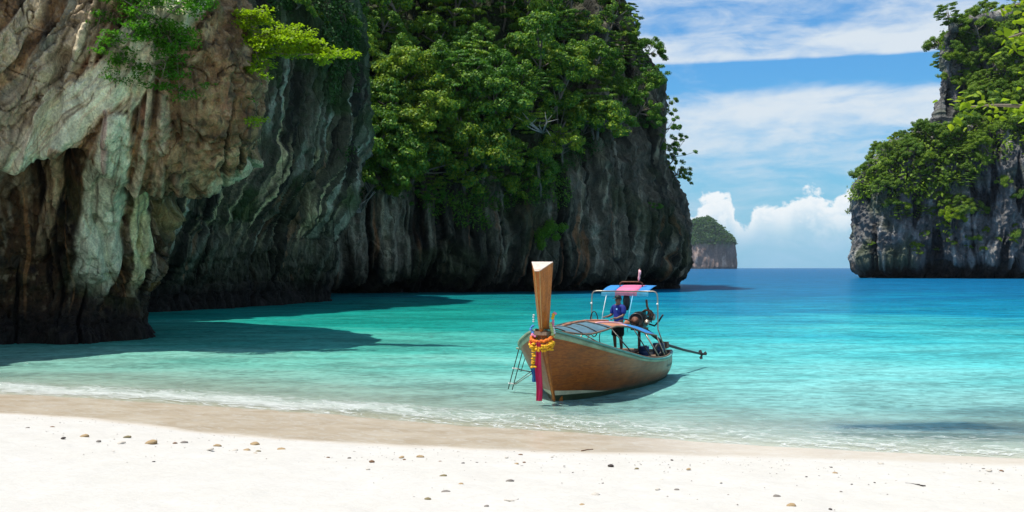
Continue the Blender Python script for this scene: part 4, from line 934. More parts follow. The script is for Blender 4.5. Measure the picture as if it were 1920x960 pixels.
# rails: pale green strake outside, brown cap on top
for nm, mt, v0, v1_, off in (('strake', 'green_trim', .905, .985, .018), ):
    for sd_ in (1, -1):
        mb = MB(); mb.grid([[hull_pt(i, v0, sd_, .004), hull_pt(i, v0, sd_, off), hull_pt(i, v1_, sd_, off), hull_pt(i, v1_, sd_, .004)] for i in range(0, len(U))])
        mb.build(nm, M[mt], boat, True)
for sd_ in (1, -1):
    mb = MB(); rows = []
    for i in range(len(U)):
        q = hull_pt(i, 1, sd_); rows.append([q+Vector((sd_*.045, 0, -.012)), q+Vector((sd_*.045, 0, .03)), q+Vector((-sd_*.07, 0, .03)), q+Vector((-sd_*.07, 0, -.02)), q+Vector((sd_*.045, 0, -.012))])
    mb.grid(rows); mb.build('gunwale', M['green_trim'] if sd_ < 0 else M['teal_trim'], boat)
    mb = MB(); mb.tube([hull_pt(i, 1, sd_)+Vector((-sd_*.045, 0, .045)) for i in range(2, len(U), 2)], .022, 6); mb.build('rub_rail', M['deck'], boat, True)
g8 = hull_pt(len(U)-1, 1, 1); mb = MB(); mb.tube([(-1.3, 8, .81), (-.7, 8.16, .80), (0, 8.2, .80), (.7, 8.16, .80), (1.3, 8, .81)], .05, 8); mb.build('stern_rail', M['deck'], boat, True)
mb = MB(); mb.grid([[hull_pt(len(U)-1, v, s_)+Vector((0, .16*(1-s_*s_), 0)) for s_ in (-1, -.6, -.2, .2, .6, 1)] for v in (-.3, 0, .3, .6, 1)]); mb.build('transom', M['hull'], boat, True)
# bottom paint and cream stripe near the bow
for nm, mt, za, zb, iend, of in (('bottom_paint', 'keel_green', -.28, .17, 66, .007), ('boot_stripe', 'cream', .17, .30, 26, .009)):
    for sd_ in (1, -1):
        rows = []
        for i in range(0, iend+1):
            f = i/iend; b_ = zb*(1-.55*f) if nm == 'bottom_paint' else (.17*(1-.55*i/66)+(.13*(1-f**1.5)))
            a_ = za if nm == 'bottom_paint' else .17*(1-.55*i/66)
            def vz(z): return z/Gu[i][2] if z >= 0 else z/.30*.35
            rows.append([hull_pt(i, vz(a_+(b_-a_)*k/4), sd_, of) for k in range(5)])
        mb = MB(); mb.grid(rows); mb.build(nm, M[mt], boat, True)
# stem: raked post and the tall prow
def stem_c(z):   # aft position of the stem's front edge at height z
    return np.interp(z, [-.3, 0, 1.0, 1.97, 2.6, 3.8], [.06, -.03, -.52, -1.05, -1.17, -1.36])
mb = MB(); rows = []
for z in np.linspace(-.25, 2.0, 12):
    y0 = float(stem_c(z)); w_ = .05+.02*z; rows.append([(-w_*1.4-.10, y0+.24, z), (-w_*.9, y0+.06, z), (-.02, y0-.05, z), (.02, y0-.05, z), (w_*.9, y0+.06, z), (w_*1.4+.10, y0+.24, z)])
mb.grid(rows); mb.build('stem', M['prow'], boat)
def prow_sec(z, cut=0.):
    k = (z-1.8)/1.9; y0 = float(stem_c(z)); hw = .13+.165*k; fw = .012+.055*k; dpt = .20+.20*k
    return [Vector((-fw, y0, z-cut)), Vector((fw, y0, z-cut)), Vector((hw, y0+dpt, z)), Vector((-hw, y0+dpt, z))]
zsP = [1.80, 2.1, 2.4, 2.7, 3.0, 3.3, 3.55]
secs = [prow_sec(z) for z in zsP]; tp = prow_sec(3.74); tp[0].z = tp[1].z = 3.50; secs.append(tp)
mb = MB(); V = [q for s_ in secs for q in s_]
mb.add(V, [(i*4+k, i*4+(k+1) % 4, (i+1)*4+(k+1) % 4, (i+1)*4+k) for i in range(len(secs)-1) for k in range(4)]+[(3, 2, 1, 0)])
prow = mb.build('prow', M['prow'], boat)
n_ = (tp[1]-tp[0]).cross(tp[2]-tp[1]).normalized(); n_ = n_ if n_.z > 0 else -n_
mb = MB(); mb.prism([q+n_*.002 for q in tp], [q+n_*.022 for q in tp]); mb.build('prow_cap', M['prow_top'], prow)
for s_ in (0, 1):
    mb = MB(); mb.tube([sc[s_]+Vector(((-1, 1)[s_]*.004, -.006, 0)) for sc in secs], .011, 6); mb.build('edge_strip', M['trim'], prow, True)
mb = MB(); mb.prism([(-.17, -1.10, 1.84), (.17, -1.10, 1.84), (.30, -.80, 1.86), (-.30, -.80, 1.86)], [(-.16, -1.08, 1.93), (.16, -1.08, 1.93), (.29, -.80, 1.95), (-.29, -.80, 1.95)]); mb.build('breasthook', M['deck'], boat)
# fore deck, floor and stern deck, thwarts
mb = MB(); rows = []
for i in range(3, 17):
    q = hull_pt(i, .90, 1); rows.append([(x_*(q.x-.06), q.y, q.z) for x_ in (-1, -.5, 0, .5, 1)])
mb.v = []; mb.grid(rows); mb.build('fore_deck', M['deck'], boat)
for k in range(9):
    x0 = -1.08+k*.24; mb = MB(); mb.box((x0+.11, 4.6, .36+.002*(k % 2)), (.225, 6.0, .03)); mb.build('floor_board', M['deck'], boat)
for L_ in (2.2, 3.5, 4.8): mb = MB(); mb.box((0, L_, .66), (2.7, .3, .04)); mb.build('thwart', M['deck'], boat, bevel=.008)
mb = MB(); mb.box((0, 6.9, .74), (2.3, 1.9, .05)); mb.build('stern_deck', M['deck'], boat, bevel=.008)
mb = MB(); mb.box((0, 6.15, .84), (1.1, .7, .14)); mb.build('helm_step', M['rust'], boat, bevel=.01)
# low awning over the middle
AW = [  # aft, near edge (x,z), ridge (x,z)
    (-.35, .42, 1.90, 0, 2.00), (.4, .62, 1.80, -.02, 1.99), (1.1, .72, 1.775, -.03, 2.02), (1.9, .80, 1.82, -.05, 2.04), (2.8, .90, 1.90, -.05, 2.03), (3.6, 1.0, 1.86, 0, 2.0), (4.4, 1.08, 1.72, .05, 1.96), (5.2, 1.14, 1.56, .12, 1.88), (6.2, 1.24, 1.44, .25, 1.76)]
def aw_row(r_):
    L_, xe, ze, xr, zr = r_; out = []
    for s_ in np.linspace(-1, 1, 13):
        k = abs(s_); x_ = xr+(xe-xr)*s_ if s_ > 0 else xr+(-xe-xr)*(-s_); out.append(Vector((x_, L_+.0, zr+(ze-zr)*k**1.8)))
    return out
def aw_at(L_):
    a = np.array(AW); return aw_row([L_]+[float(np.interp(L_, a[:, 0], a[:, k])) for k in (1, 2, 3, 4)])
for nm, mt, a, b in (('awning_front', 'tarp_grey', -.35, 2.6), ('awning_middle', 'tarp_orange', 2.6, 4.15), ('awning_pink', 'tarp_lpink', 4.15, 4.55), ('awning_rear', 'tarp_blue', 4.55, 6.2)):
    sheet([aw_at(L_) for L_ in np.linspace(a, b-.004, 8)], .012).build(nm, M[mt], boat, True)
# rolled faded cloth along the ridge
mb = MB(); rr = random.Random(4)
mb.tube([aw_at(L_)[6]+Vector((.10+.03*rr.uniform(-1, 1), 0, .012)) for L_ in np.linspace(.5, 4.4, 16)], [.025+.02*rr.random() for _ in range(16)], 8); mb.build('rolled_curtain', M['tarp_orange'], boat, True)
mb = MB(); mb.tube([aw_at(L_)[9]+Vector((0, 0, .008)) for L_ in np.linspace(2.4, 4.6, 10)], .028, 8); mb.build('rolled_curtain', M['tarp_lpink'], boat, True)
for L_ in (-.35, .5, 1.4, 2.3, 3.4, 4.5, 5.4, 6.2):
    mb = MB(); mb.tube([q+Vector((0, 0, .012 if L_ < 2.6 else -.03)) for q in aw_at(L_)], .022, 6); mb.build('awning_rib', M['dark_steel'] if L_ < 5 else M['steel'], boat, True)
for s_ in (0, 12):
    mb = MB(); mb.tube([aw_at(L_)[s_]+Vector((0, 0, -.005)) for L_ in np.linspace(-.35, 6.2, 24)], .026, 6); mb.build('awning_edge', M['deck'] if s_ else M['dark_steel'], boat, True)
for L_ in (.6, 2.4, 4.1, 5.15, 6.15):
    for s_ in (1, -1):
        a = aw_at(L_)[12 if s_ > 0 else 0]; gi = int(np.argmin(np.abs(Gu[:, 0]-L_))); gq = hull_pt(gi, 1, s_)
        mb = MB(); mb.tube([a, (gq.x-.07*s_, gq.y, gq.z+.01)], .020 if L_ < 5 else .026, 6); mb.build('awning_post', M['steel'] if L_ > 5 else M['dark_steel'], boat, True)
# stern canopy on bent tubes
CZ0, CZ1 = 2.83, 3.02; CY0, CY1 = 6.85, 7.95
stripes = [(-.80, -.33, 'tarp_blue', 'val_blue'), (-.33, .42, 'tarp_pink', 'val_pink'), (.42, .80, 'tarp_blue', 'val_blue')]
def cz(x_, f): return CZ0+(CZ1-CZ0)*f+.03*math.sin(math.pi*f)-.02*abs(x_)
for a, b, mt, mv in stripes:
    xs = np.linspace(a, b-.003, 5)
    sheet([[(x_, CY0+(CY1-CY0)*f, cz(x_, f)) for x_ in xs] for f in np.linspace(0, 1, 7)], .008).build('canopy_panel', M[mt], boat, True)
    mb = MB(); mb.grid([[(x_, CY0-.012-.02*k, cz(x_, 0)-.02-.13*k+.008*math.sin(x_*21)*k) for x_ in xs] for k in (0, .33, .66, 1)]); mb.build('canopy_valance', M[mv], boat, True)
for s_ in (1, -1):
    for yy in (6.8,):
        gi = int(np.argmin(np.abs(Gu[:, 0]-yy))); gq = hull_pt(gi, 1, s_); zt = CZ0 if yy < 7 else CZ1-.06
        xb = s_*1.12; mb = MB(); pts = [(gq.x-.08*s_, yy, gq.z), (s_*1.13, yy, 1.6), (xb, yy, zt-.25), (xb-.015*s_, yy, zt-.10), (xb-.07*s_, yy, zt-.02), (xb-.16*s_, yy, zt), (s_*.8, yy, zt), (0, yy, zt)]
        mb.tube(pts, .021, 8); mb.build('canopy_tube', M['steel'], boat, True)
    mb = MB(); mb.lathe((s_*1.12, 6.76, 2.42), [(.0, -.03), (.03, -.025), (.036, 0), (.025, .03), (.0, .036)], (0, 1, 0), 10); mb.build('clamp_lamp', M['white'], boat, True)
mb = MB(); mb.tube([(-.35, 7.5, 2.96), (-.35, 7.5, 3.08), (-.28, 7.5, 3.13), (.35, 7.5, 3.13), (.42, 7.5, 3.08), (.42, 7.5, 2.96)], .02, 8); mb.build('roof_rail', M['rust'], boat, True)
for x_ in (-.62, .28):
    mb = MB(); mb.tube([(x_, 6.83, 2.72), (x_-.06, 6.6, 2.1), (x_-.10, 6.5, 1.5)], .011, 5); mb.build('tie_cord', M['white'] if x_ < 0 else M['tarp_lblue'], boat, True)
mb = MB()
mb.tube([(.10+.14*math.cos(a)-1.0, 6.35, 1.75+.42*math.sin(a)) for a in np.linspace(0, 2*math.pi, 20)], .018, 6, False); mb.build('steering_hoop', M['black'], boat, True)
mb = MB(); mb.tube([(-.72, 6.4, 1.10), (-.73, 6.4, 1.35), (-.70, 6.4, 1.5)], .016, 6); mb.lump((-.71, 6.4, 1.08), (.04, .04, .09)); mb.build('hanging_hook', M['dark_steel'], boat)
# small marks near the stern quarter
for k in range(7):
    i = 55+k; mb = MB(); mb.grid([[hull_pt(i, .58+.04*(k % 2), 1, .010), hull_pt(i, .70-.03*(k % 3), 1, .010)], [hull_pt(i+1, .60, 1, .010), hull_pt(i+1, .69, 1, .010)]][:2]) if k % 2 == 0 else mb.grid([[hull_pt(i, .62, 1, .010), hull_pt(i, .645, 1, .010)], [hull_pt(i+1, .62, 1, .010), hull_pt(i+1, .645, 1, .010)]])
    mb.build('faded_mark', M['dark_steel'], boat)
# a mooring rope from the bow into the shallows
# --- engine on its pivot
eng = empty('longtail_engine', bw((.45, 7.0, .77)), BQ); tag(eng, 'large oily engine on a pivot at the stern of the boat', 'engine')
mb = MB(); mb.tube([(0, 0, 0), (0, 0, .78)], .05, 8); mb.box((0, 0, .03), (.3, .3, .05)); mb.build('pivot_post', M['dark_steel'], eng, True)
mb = MB(); mb.box((.0, .05, .82), (.34, 1.0, .05)); mb.box((.0, -.3, .87), (.4, .06, .1)); mb.build('cradle', M['rust'], eng, bevel=.006)
mb = MB(); mb.box((0, .12, 1.08), (.36, .62, .40)); mb.box((.0, .12, 1.32), (.26, .58, .12)); mb.box((.22, .1, 1.12), (.12, .5, .16)); mb.box((0, .12, .88), (.28, .5, .1)); mb.build('engine_block', M['dark_steel'], eng, bevel=.02)
mb = MB(); mb.lathe((-.02, -.30, 1.12), [(.0, -.02), (.22, -.02), (.235, 0), (.235, .04), (.21, .055), (.19, .03), (.06, .03), (.05, .06), (.0, .06)], (0, -1, 0), 24); mb.build('flywheel', M['dark_steel'], eng, True)
mb = MB(); mb.lathe((-.02, -.42, 1.12), [(.0, 0), (.10, 0), (.12, .02), (.12, .05), (.0, .06)], (0, -1, 0), 16); mb.build('pulley', M['rust'], eng, True)
mb = MB(); mb.tube([(.26, .12, 1.25), (.30, .12, 1.42), (.24, .10, 1.55), (.22, .08, 1.78)], .035, 8); mb.build('exhaust_pipe', M['rust'], eng, True)
for k, (x_, y_) in enumerate(((.12, -.05), (.12, .1), (.12, .25))): mb = MB(); mb.tube([(x_, y_, 1.38), (x_+.1, y_, 1.45), (x_+.22, y_, 1.40), (x_+.3, y_+.02, 1.25)], .028, 8); mb.build('manifold_pipe', M['rust'], eng, True)
mb = MB(); mb.lathe((.34, .36, 1.20), [(.0, -.1), (.10, -.1), (.12, -.06), (.12, .06), (.09, .1), (.0, .1)], (1, 0, 0), 14); mb.lathe((.30, -.12, 1.05), [(.0, -.06), (.08, -.06), (.08, .06), (.0, .06)], (0, 1, 0), 12); mb.build('alternator', M['steel'], eng, True)
mb = MB(); mb.tube([(.30, -.2, 1.0), (.42, 0, 1.1), (.40, .25, 1.34), (.2, .38, 1.38)], .022, 6); mb.tube([(.26, -.28, 1.2), (.4, -.1, 1.34), (.36, .2, 1.02)], .016, 6); mb.tube([(.1, .42, 1.0), (.4, .45, .9), (.55, .4, 1.05), (.72, .3, 1.28)], .03, 6); mb.build('hose', M['black'], eng, True)
mb = MB(); mb.lump((-.28, -.5, 1.0), (.10, .08, .13), 3, 2); mb.build('fuel_bottle', M['tarp_orange'], eng, True)
mb = MB(); mb.tube([(-.02, -.3, 1.06), (-.25, -.75, 1.16), (-.55, -1.05, 1.22)], .022, 8); mb.tube([(-.02, -.3, .92), (-.3, -.75, .98), (-.5, -1.0, 1.08)], .018, 8); mb.tube([(-.35, -.86, .86), (-.35, -.86, 1.30)], .016, 6); mb.build('steering_bar', M['rust'], eng, True)
inv = BQ.inverted()
def eloc(p_w): return inv @ (Vector(p_w)-eng.location)
tail_end = eloc(at(1316, 664, 38.2)); s0 = Vector((.05, .5, .80)); s1 = eloc(bw((1.02, 8.15, 1.02)))
mb = MB(); mb.tube([s0, s1, s1.lerp(tail_end, .5)+Vector((0, 0, -.02)), tail_end], [.06, .055, .045, .04], 8); mb.build('tail_shaft', M['dark_steel'], eng, True)
dd_ = (tail_end-s1).normalized()
mb = MB(); mb.lathe(tail_end, [(.0, -.05), (.05, -.05), (.06, 0), (.045, .07), (.0, .09)], dd_, 10)
for k in range(3):
    q = Quaternion(dd_, 2.094*k+.5); u_ = q @ dd_.orthogonal().normalized(); w_ = dd_.cross(u_); c_ = tail_end+dd_*.02
    mb.prism([c_+u_*.03-w_*.02, c_+u_*.15-w_*.075, c_+u_*.19, c_+u_*.15+w_*.06, c_+u_*.03+w_*.02], [p_+dd_*.014+w_*.02 for p_ in (c_+u_*.03-w_*.02, c_+u_*.15-w_*.075, c_+u_*.19, c_+u_*.15+w_*.06, c_+u_*.03+w_*.02)])
mb.build('propeller', M['dark_steel'], eng)
mb = MB(); mb.box(s1+Vector((0, 0, -.03)), (.22, .34, .22)); mb.tube([s1+Vector((-.1, 0, -.1)), s1+Vector((-.1, 0, -.3))], .03, 6); mb.build('shaft_bracket', M['rust'], eng, bevel=.015)
# --- loose things in the stern
def drum(pos, r_, h_, label, mat, name='fuel_drum'):
    e = empty(name, bw(pos), BQ); tag(e, label, 'drum')
    mb = MB(); mb.lathe((0, 0, 0), [(0, 0), (r_*.96, 0), (r_, .02), (r_, h_*.3), (r_*1.03, h_*.32), (r_, h_*.34), (r_, h_*.64), (r_*1.03, h_*.66), (r_, h_*.68), (r_, h_-.02), (r_*.95, h_), (0, h_)], seg=20); mb.build('body', M[mat], e, True)
    mb = MB(); mb.lathe((r_*.4, 0, h_), [(0, .001), (.035, .001), (.035, .03), (0, .03)], seg=10); mb.build('cap', M['black'], e, True)
drum((1.02, 7.35, .77), .20, .34, 'blue drum at the stern beside the tail shaft', 'blue_paint')
drum((.78, 6.35, .77), .17, .30, 'small dark blue drum between the engine and the right gunwale', 'blue_paint')
e = empty('cool_box', bw((.35, 5.5, .38)), BQ); tag(e, 'pale blue cool box on the boat floor behind the awning posts', 'box')
mb = MB(); mb.box((0, 0, .2), (.5, .36, .38)); mb.build('body', M['tarp_lblue'], e, bevel=.02); mb = MB(); mb.box((0, 0, .42), (.54, .40, .06)); mb.build('lid', M['white'], e, bevel=.015)
tyre = MB(); tyre.tube([(.17*math.cos(a), 0, .17*math.sin(a)) for a in np.linspace(0, 2*math.pi, 22)], .05, 8, False); to = tyre.build('tyre_fender', M['black'], None, True); to.location = bw((1.18, 6.7, .94)); to.rotation_mode = 'QUATERNION'; to.rotation_quaternion = BQ @ Quaternion((0, 0, 1), 1.2); tag(to, 'black tyre fender lying inside the right stern rail', 'tyre')
mb = MB(); mb.lathe((0, 0, 0), [(.0, -.62), (.06, -.60), (.115, -.42), (.12, -.25), (.085, -.08), (.03, 0), (0, .0)], seg=12); bo = mb.build('hanging_bag', M['black'], None, True); bo.location = bw((.02, 7.0, 2.80)); tag(bo, 'long black bag hanging under the stern canopy beside the person', 'bag')
# furled flag on a short staff
fl = empty('furled_flag', bw((.28, 7.5, 3.12)), BQ); tag(fl, 'furled pink and white flag on a short staff above the canopy', 'flag')
mb = MB(); mb.tube([(0, 0, 0), (.03, 0, .24), (.06, 0, .46)], .012, 6); mb.build('staff', M['deck'], fl, True)
mb = MB(); mb.tube([(.012, 0, .05), (.035, -.02, .14), (.03, .01, .22), (.06, -.02, .30), (.055, .0, .40), (.09, 0, .36)], [.02, .045, .03, .05, .045, .015], 7); mb.build('cloth', M['tarp_lpink'], fl, True)

# --- flower garlands and sashes on the prow
def ring_path(z, rx, ry, tilt, n=40, cy=-.98, sag=.0): return [Vector((rx*math.cos(a), cy+ry*math.sin(a), z+tilt*math.sin(a)+sag*math.cos(a))) for a in np.linspace(0, 2*math.pi, n, endpoint=False)]
def strand(pts, r_, mat, parent, seed, sq=.75, name='flower_strand'):
    mb = MB(); rr = random.Random(seed)
    for i, q in enumerate(pts): mb.lump(q+Vector((rr.uniform(-.012, .012), rr.uniform(-.012, .012), rr.uniform(-.012, .012))), (r_, r_, r_*sq), seed*99+i, 2 if r_ > .05 else 1)
    return mb.build(name, mat, parent, False)
for nm, c_ in (('orange', (.72, .16, .01)), ('yellow', (.80, .42, .01)), ('red', (.55, .015, .02)), ('pinkf', (.72, .22, .38)), ('whitef', (.75, .74, .74)), ('bluef', (.08, .27, .62)), ('lime', (.42, .55, .20))): M['fl_'+nm] = simple_mat(nm+'_petals', c_, .75, .35, 30., bumpd=.01)
ga = empty('flower_garland', bw((0, -1.0, 1.75)), BQ); tag(ga, 'orange, yellow and red flower garlands wound round the prow', 'garland'); g0 = Vector((0, -1.0, 1.75))
def gs(pts, r_, mat, seed, sq=.8): return strand([q-g0 for q in pts], r_, M['fl_'+mat], ga, seed, sq)
gs(ring_path(1.80, .28, .27, .12, 30), .056, 'orange', 1); gs(ring_path(1.60, .30, .30, .15, 26, sag=-.03), .05, 'yellow', 21); gs(ring_path(1.88, .27, .26, .06, 28)[14:20], .034, 'pinkf', 22); gs(ring_path(1.72, .28, .28, .16, 28), .055, 'red', 2); gs(ring_path(1.68, .30, .29, .14, 26, sag=.03)[10:26], .058, 'yellow', 3); gs(ring_path(1.62, .33, .30, .12, 26, sag=.06)[18:26], .055, 'yellow', 4)
gs([Vector((-.29+.04*math.sin(k), -.98+.01*k, 1.80+.04*k)) for k in range(8)], .045, 'bluef', 5); gs([Vector((.30-.01*k, -.96, 1.80+.05*k)) for k in range(8)], .05, 'lime', 6); gs([Vector((.32-.012*k, -.90, 1.90+.05*k)) for k in range(6)], .048, 'whitef', 7)
gs([Vector((.30, -.95, 2.10+.05*k)) for k in range(5)], .04, 'pinkf', 8); gs([Vector((.30+.01*k, -.98, 2.30+.045*k)) for k in range(3)], .05, 'yellow', 9); gs([Vector((.34, -.98, 2.42)), Vector((.38, -.98, 2.40)), Vector((.32, -.98, 2.38))], .045, 'pinkf', 10); gs([Vector((-.24, -.96, 2.18+.06*k)) for k in range(4)], .03, 'whitef', 11)
gs([Vector((-.115-.01*math.sin(k), -1.30, 1.62-.062*k)) for k in range(9)], .058, 'yellow', 12, .55); gs([Vector((-.115, -1.29, 1.05)), Vector((-.16, -1.29, 1.03)), Vector((-.07, -1.29, 1.03))], .055, 'yellow', 13, .5); gs([Vector((.22+.03*k, -1.08, 1.50-.01*k)) for k in range(4)]+[Vector((.28+.02*k, -1.08, 1.58)) for k in range(2)], .052, 'yellow', 14, .6)
def sash(xa, xb, z0, z1, y0, mat, label, seed):
    rr = random.Random(seed); rows = []
    for k in range(15):
        f = k/14; z = z0+(z1-z0)*f; w0 = .55+.45*min(1, f*2.2); cx = (xa+xb)/2+.012*math.sin(f*9+seed); hw = (xb-xa)/2*w0
        rows.append([Vector((cx+hw*s_, y0+.03*math.cos(s_*5+seed+f*2)+.10*f, z)) for s_ in np.linspace(-1, 1, 9)])
    mb = MB(); front = [q for r_ in rows for q in r_]; back = [q+Vector((0, .012, 0)) for q in front]; mb.grid(rows); mb.grid([[q+Vector((0, .012, 0)) for q in r_] for r_ in rows])
    o = mb.build('sash', M[mat], ga, True); o.location = -g0; tag(o, label)
M['magenta'] = simple_mat('magenta_cloth', (.62, .012, .085), .6, .3, 6., stretch=(8, 1, 1)); M['blue_cloth'] = simple_mat('blue_cloth', (.02, .17, .42), .6, .3, 6.)
sash(-.07, .09, 1.68, .14, -1.30, 'magenta', 'long magenta sash hanging from the prow to the water', 1)
sash(-.20, -.08, 1.12, .62, -1.26, 'blue_cloth', 'short blue sash hanging left of the long magenta one', 2)

# --- boarding ladder on the left bow
def ladder():
    a = at(973, 654, 30.3); b = at(953, 729, 31.0); e = empty('boarding_ladder', tuple(a)); tag(e, 'thin dark metal ladder hung over the left side of the bow', 'ladder'); a = Vector(a); b = Vector(b); d_ = Vector((.115, .05, -.03))
    for k in range(2): mb = MB(); mb.tube([d_*k, b-a+d_*k], .014, 6); mb.build('rail', M['dark_steel'], e, True)
    mb = MB(); mb.tube([d_*1.9+Vector((0, 0, -.08)), d_*1.9+(b-a)*.52], .011, 6); mb.build('stay', M['dark_steel'], e, True)
    for f in (.48, .86):
        p_ = (b-a)*f; mb = MB(); mb.tube([p_-Vector((.04, 0, 0)), p_+d_+Vector((.06, 0, 0))], .022, 6); mb.build('rung', M['white'], e, True)
    hull_l = Vector(at(1003, 699, 30.5))-a; q0 = (b-a)*.48+d_; q1 = (b-a)*.86+d_
    mb = MB(); mb.tube([q0, hull_l], .016, 6); mb.build('brace', M['dark_steel'], e, True)
    for k in (0, 1): mb = MB(); mb.tube([q1+d_*k*.4, hull_l+Vector((-.10+.06*k, 0, .05-.04*k))], .012, 6); mb.build('brace', M['steel'], e, True)
    mb = MB(); mb.tube([-d_*.6, d_*2.2+Vector((0, 0, .02))], .03, 8); mb.build('hook_bar', M['green_trim'], e, True)
ladder()

# --- the boatman
def skin_mesh(verts, edges, radii, root=0, sub=2):
    me_ = bpy.data.meshes.new('tmp'); me_.from_pydata(verts, edges, []); o = bpy.data.objects.new('tmp', me_); COL.objects.link(o)
    md = o.modifiers.new('s', 'SKIN'); md.use_smooth_shade = True
    for i, r_ in enumerate(radii):
        sv = me_.skin_vertices[0].data[i]; sv.radius = (r_, r_) if isinstance(r_, (int, float)) else r_; sv.use_root = (i == root)
    sm = o.modifiers.new('u', 'SUBSURF'); sm.levels = sub; sm.render_levels = sub
    dg = bpy.context.evaluated_depsgraph_get(); ev = o.evaluated_get(dg); out = bpy.data.meshes.new_from_object(ev); bpy.data.objects.remove(o); return out
M['skin'] = simple_mat('brown_skin', (.20, .095, .052), .55, .15, 10.); M['shirt'] = simple_mat('dark_blue_shirt', (.010, .022, .19), .8, .3, 6.); M['shorts'] = simple_mat('black_shorts', (.012, .013, .02), .85, .3, 6.); M['hair'] = simple_mat('black_hair', (.01, .009, .008), .6, .3, 20.)
pe = empty('person', bw((0, 6.1, .91)), BQ @ Quaternion((0, 0, 1), R(-28)), (1.12, 1.12, 1.0))
tag(pe, 'person in dark blue shirt, black shorts and cap standing under the stern canopy', 'person')
Vb = [(0, 0, .95), (0, .01, 1.15), (0, .015, 1.34), (0, .01, 1.46), (0, 0, 1.54), (0, -.015, 1.62), (0, -.02, 1.71),           # pelvis..head 0-6
      (.19, .01, 1.42), (.24, -.03, 1.16), (.14, -.24, 1.06), (.10, -.31, 1.07), (-.19, .01, 1.42), (-.25, -.02, 1.16), (-.20, -.26, 1.10), (-.17, -.34, 1.12),   # arms
      (.10, 0, .88), (.115, -.02, .50), (.115, .01, .10), (.12, -.02, .045), (.125, -.17, .03), (-.10, 0, .88), (-.125, -.03, .50), (-.13, .01, .10), (-.135, -.02, .045), (-.15, -.17, .03)]
Eb = [(0, 1), (1, 2), (2, 3), (3, 4), (4, 5), (5, 6), (3, 7), (7, 8), (8, 9), (9, 10), (3, 11), (11, 12), (12, 13), (13, 14), (0, 15), (15, 16), (16, 17), (17, 18), (18, 19), (0, 20), (20, 21), (21, 22), (22, 23), (23, 24)]
Rb = [(.15, .11), (.14, .10), (.16, .11), (.11, .085), .058, (.078, .09), (.075, .09), .062, .046, .034, (.038, .022), .062, .046, .034, (.038, .022), .085, .06, .042, .045, (.045, .025), .085, .06, .042, .045, (.045, .025)]
body_me = skin_mesh(Vb, Eb, Rb)
bm = bmesh.new(); bm.from_mesh(body_me)
fm = MB()
for c_, dx in (((.10, -.31, 1.07), 1), ((-.17, -.34, 1.12), -1)):
    c_ = Vector(c_)
    for k, ln in enumerate((.070, .080, .076, .060)):
        b0_ = c_+Vector(((-.028+.019*k)*dx, -.025, .0)); fm.tube([b0_, b0_+Vector((0, -ln*.55, -.006)), b0_+Vector((-.004*dx, -ln*.80, -.04)), b0_+Vector((-.004*dx, -ln*.55, -.062))], [.0095, .009, .008, .006], 6)
    fm.tube([c_+Vector((-.03*dx, .02, 0)), c_+Vector((-.055*dx, -.01, -.012)), c_+Vector((-.045*dx, -.045, -.035))], [.012, .010, .007], 6)
fm.lump((0, -.112, 1.655), (.016, .022, .024), 1)           # nose
for s_ in (1, -1): fm.lump((s_*.083, -.01, 1.66), (.014, .024, .034), 2)
fm.tube([(-.026, -.098, 1.612), (0, -.106, 1.611), (.026, -.098, 1.612)], [.005, .008, .005], 5)
tmp = bpy.data.meshes.new('t'); tmp.from_pydata([tuple(v) for v in fm.v], [], fm.f); bm.from_mesh(tmp); bm.to_mesh(body_me); bm.free()
body_me.polygons.foreach_set('use_smooth', [True]*len(body_me.polygons)); link('body', body_me, M['skin'], pe)
for s_ in (1, -1): mb = MB(); mb.lump((s_*.032, -.096, 1.675), (.012, .007, .007), 5); mb.build('eye', M['hair'], pe, True)
sh = skin_mesh([(0, 0, .90), (0, .01, 1.15), (0, .015, 1.34), (0, .01, 1.455), (.20, .01, 1.42), (.245, -.025, 1.19), (-.20, .01, 1.42), (-.255, -.015, 1.19)], [(0, 1), (1, 2), (2, 3), (3, 4), (4, 5), (3, 6), (6, 7)], [(.185, .14), (.175, .13), (.19, .135), (.115, .095), .082, .075, .082, .075])
link('shirt', sh, M['shirt'], pe)
so_ = skin_mesh([(0, 0, .97), (0, 0, .86), (.11, -.01, .74), (.125, -.02, .46), (-.11, -.01, .74), (-.135, -.03, .46)], [(0, 1), (1, 2), (2, 3), (1, 4), (4, 5)], [(.165, .125), (.17, .13), .108, .098, .108, .098])
link('shorts', so_, M['shorts'], pe)
mb = MB(); mb.lathe((0, -.012, 1.70), [(.093, 0), (.098, .02), (.092, .07), (.06, .105), (.0, .115)], seg=16); mb.prism([(-.075, -.09, 1.715), (.075, -.09, 1.715), (.06, -.19, 1.70), (-.06, -.19, 1.70)], [(-.075, -.09, 1.728), (.075, -.09, 1.728), (.06, -.19, 1.712), (-.06, -.19, 1.712)]); mb.build('cap', M['hair'], pe, True)
mb = MB(); mb.lump((0, .03, 1.675), (.086, .078, .075), 7, 2); mb.build('hair', M['hair'], pe, True)
mb = MB(); mb.box((.06, -.128, 1.36), (.05, .008, .05)); mb.build('shirt_print', M['tarp_lblue'], pe)

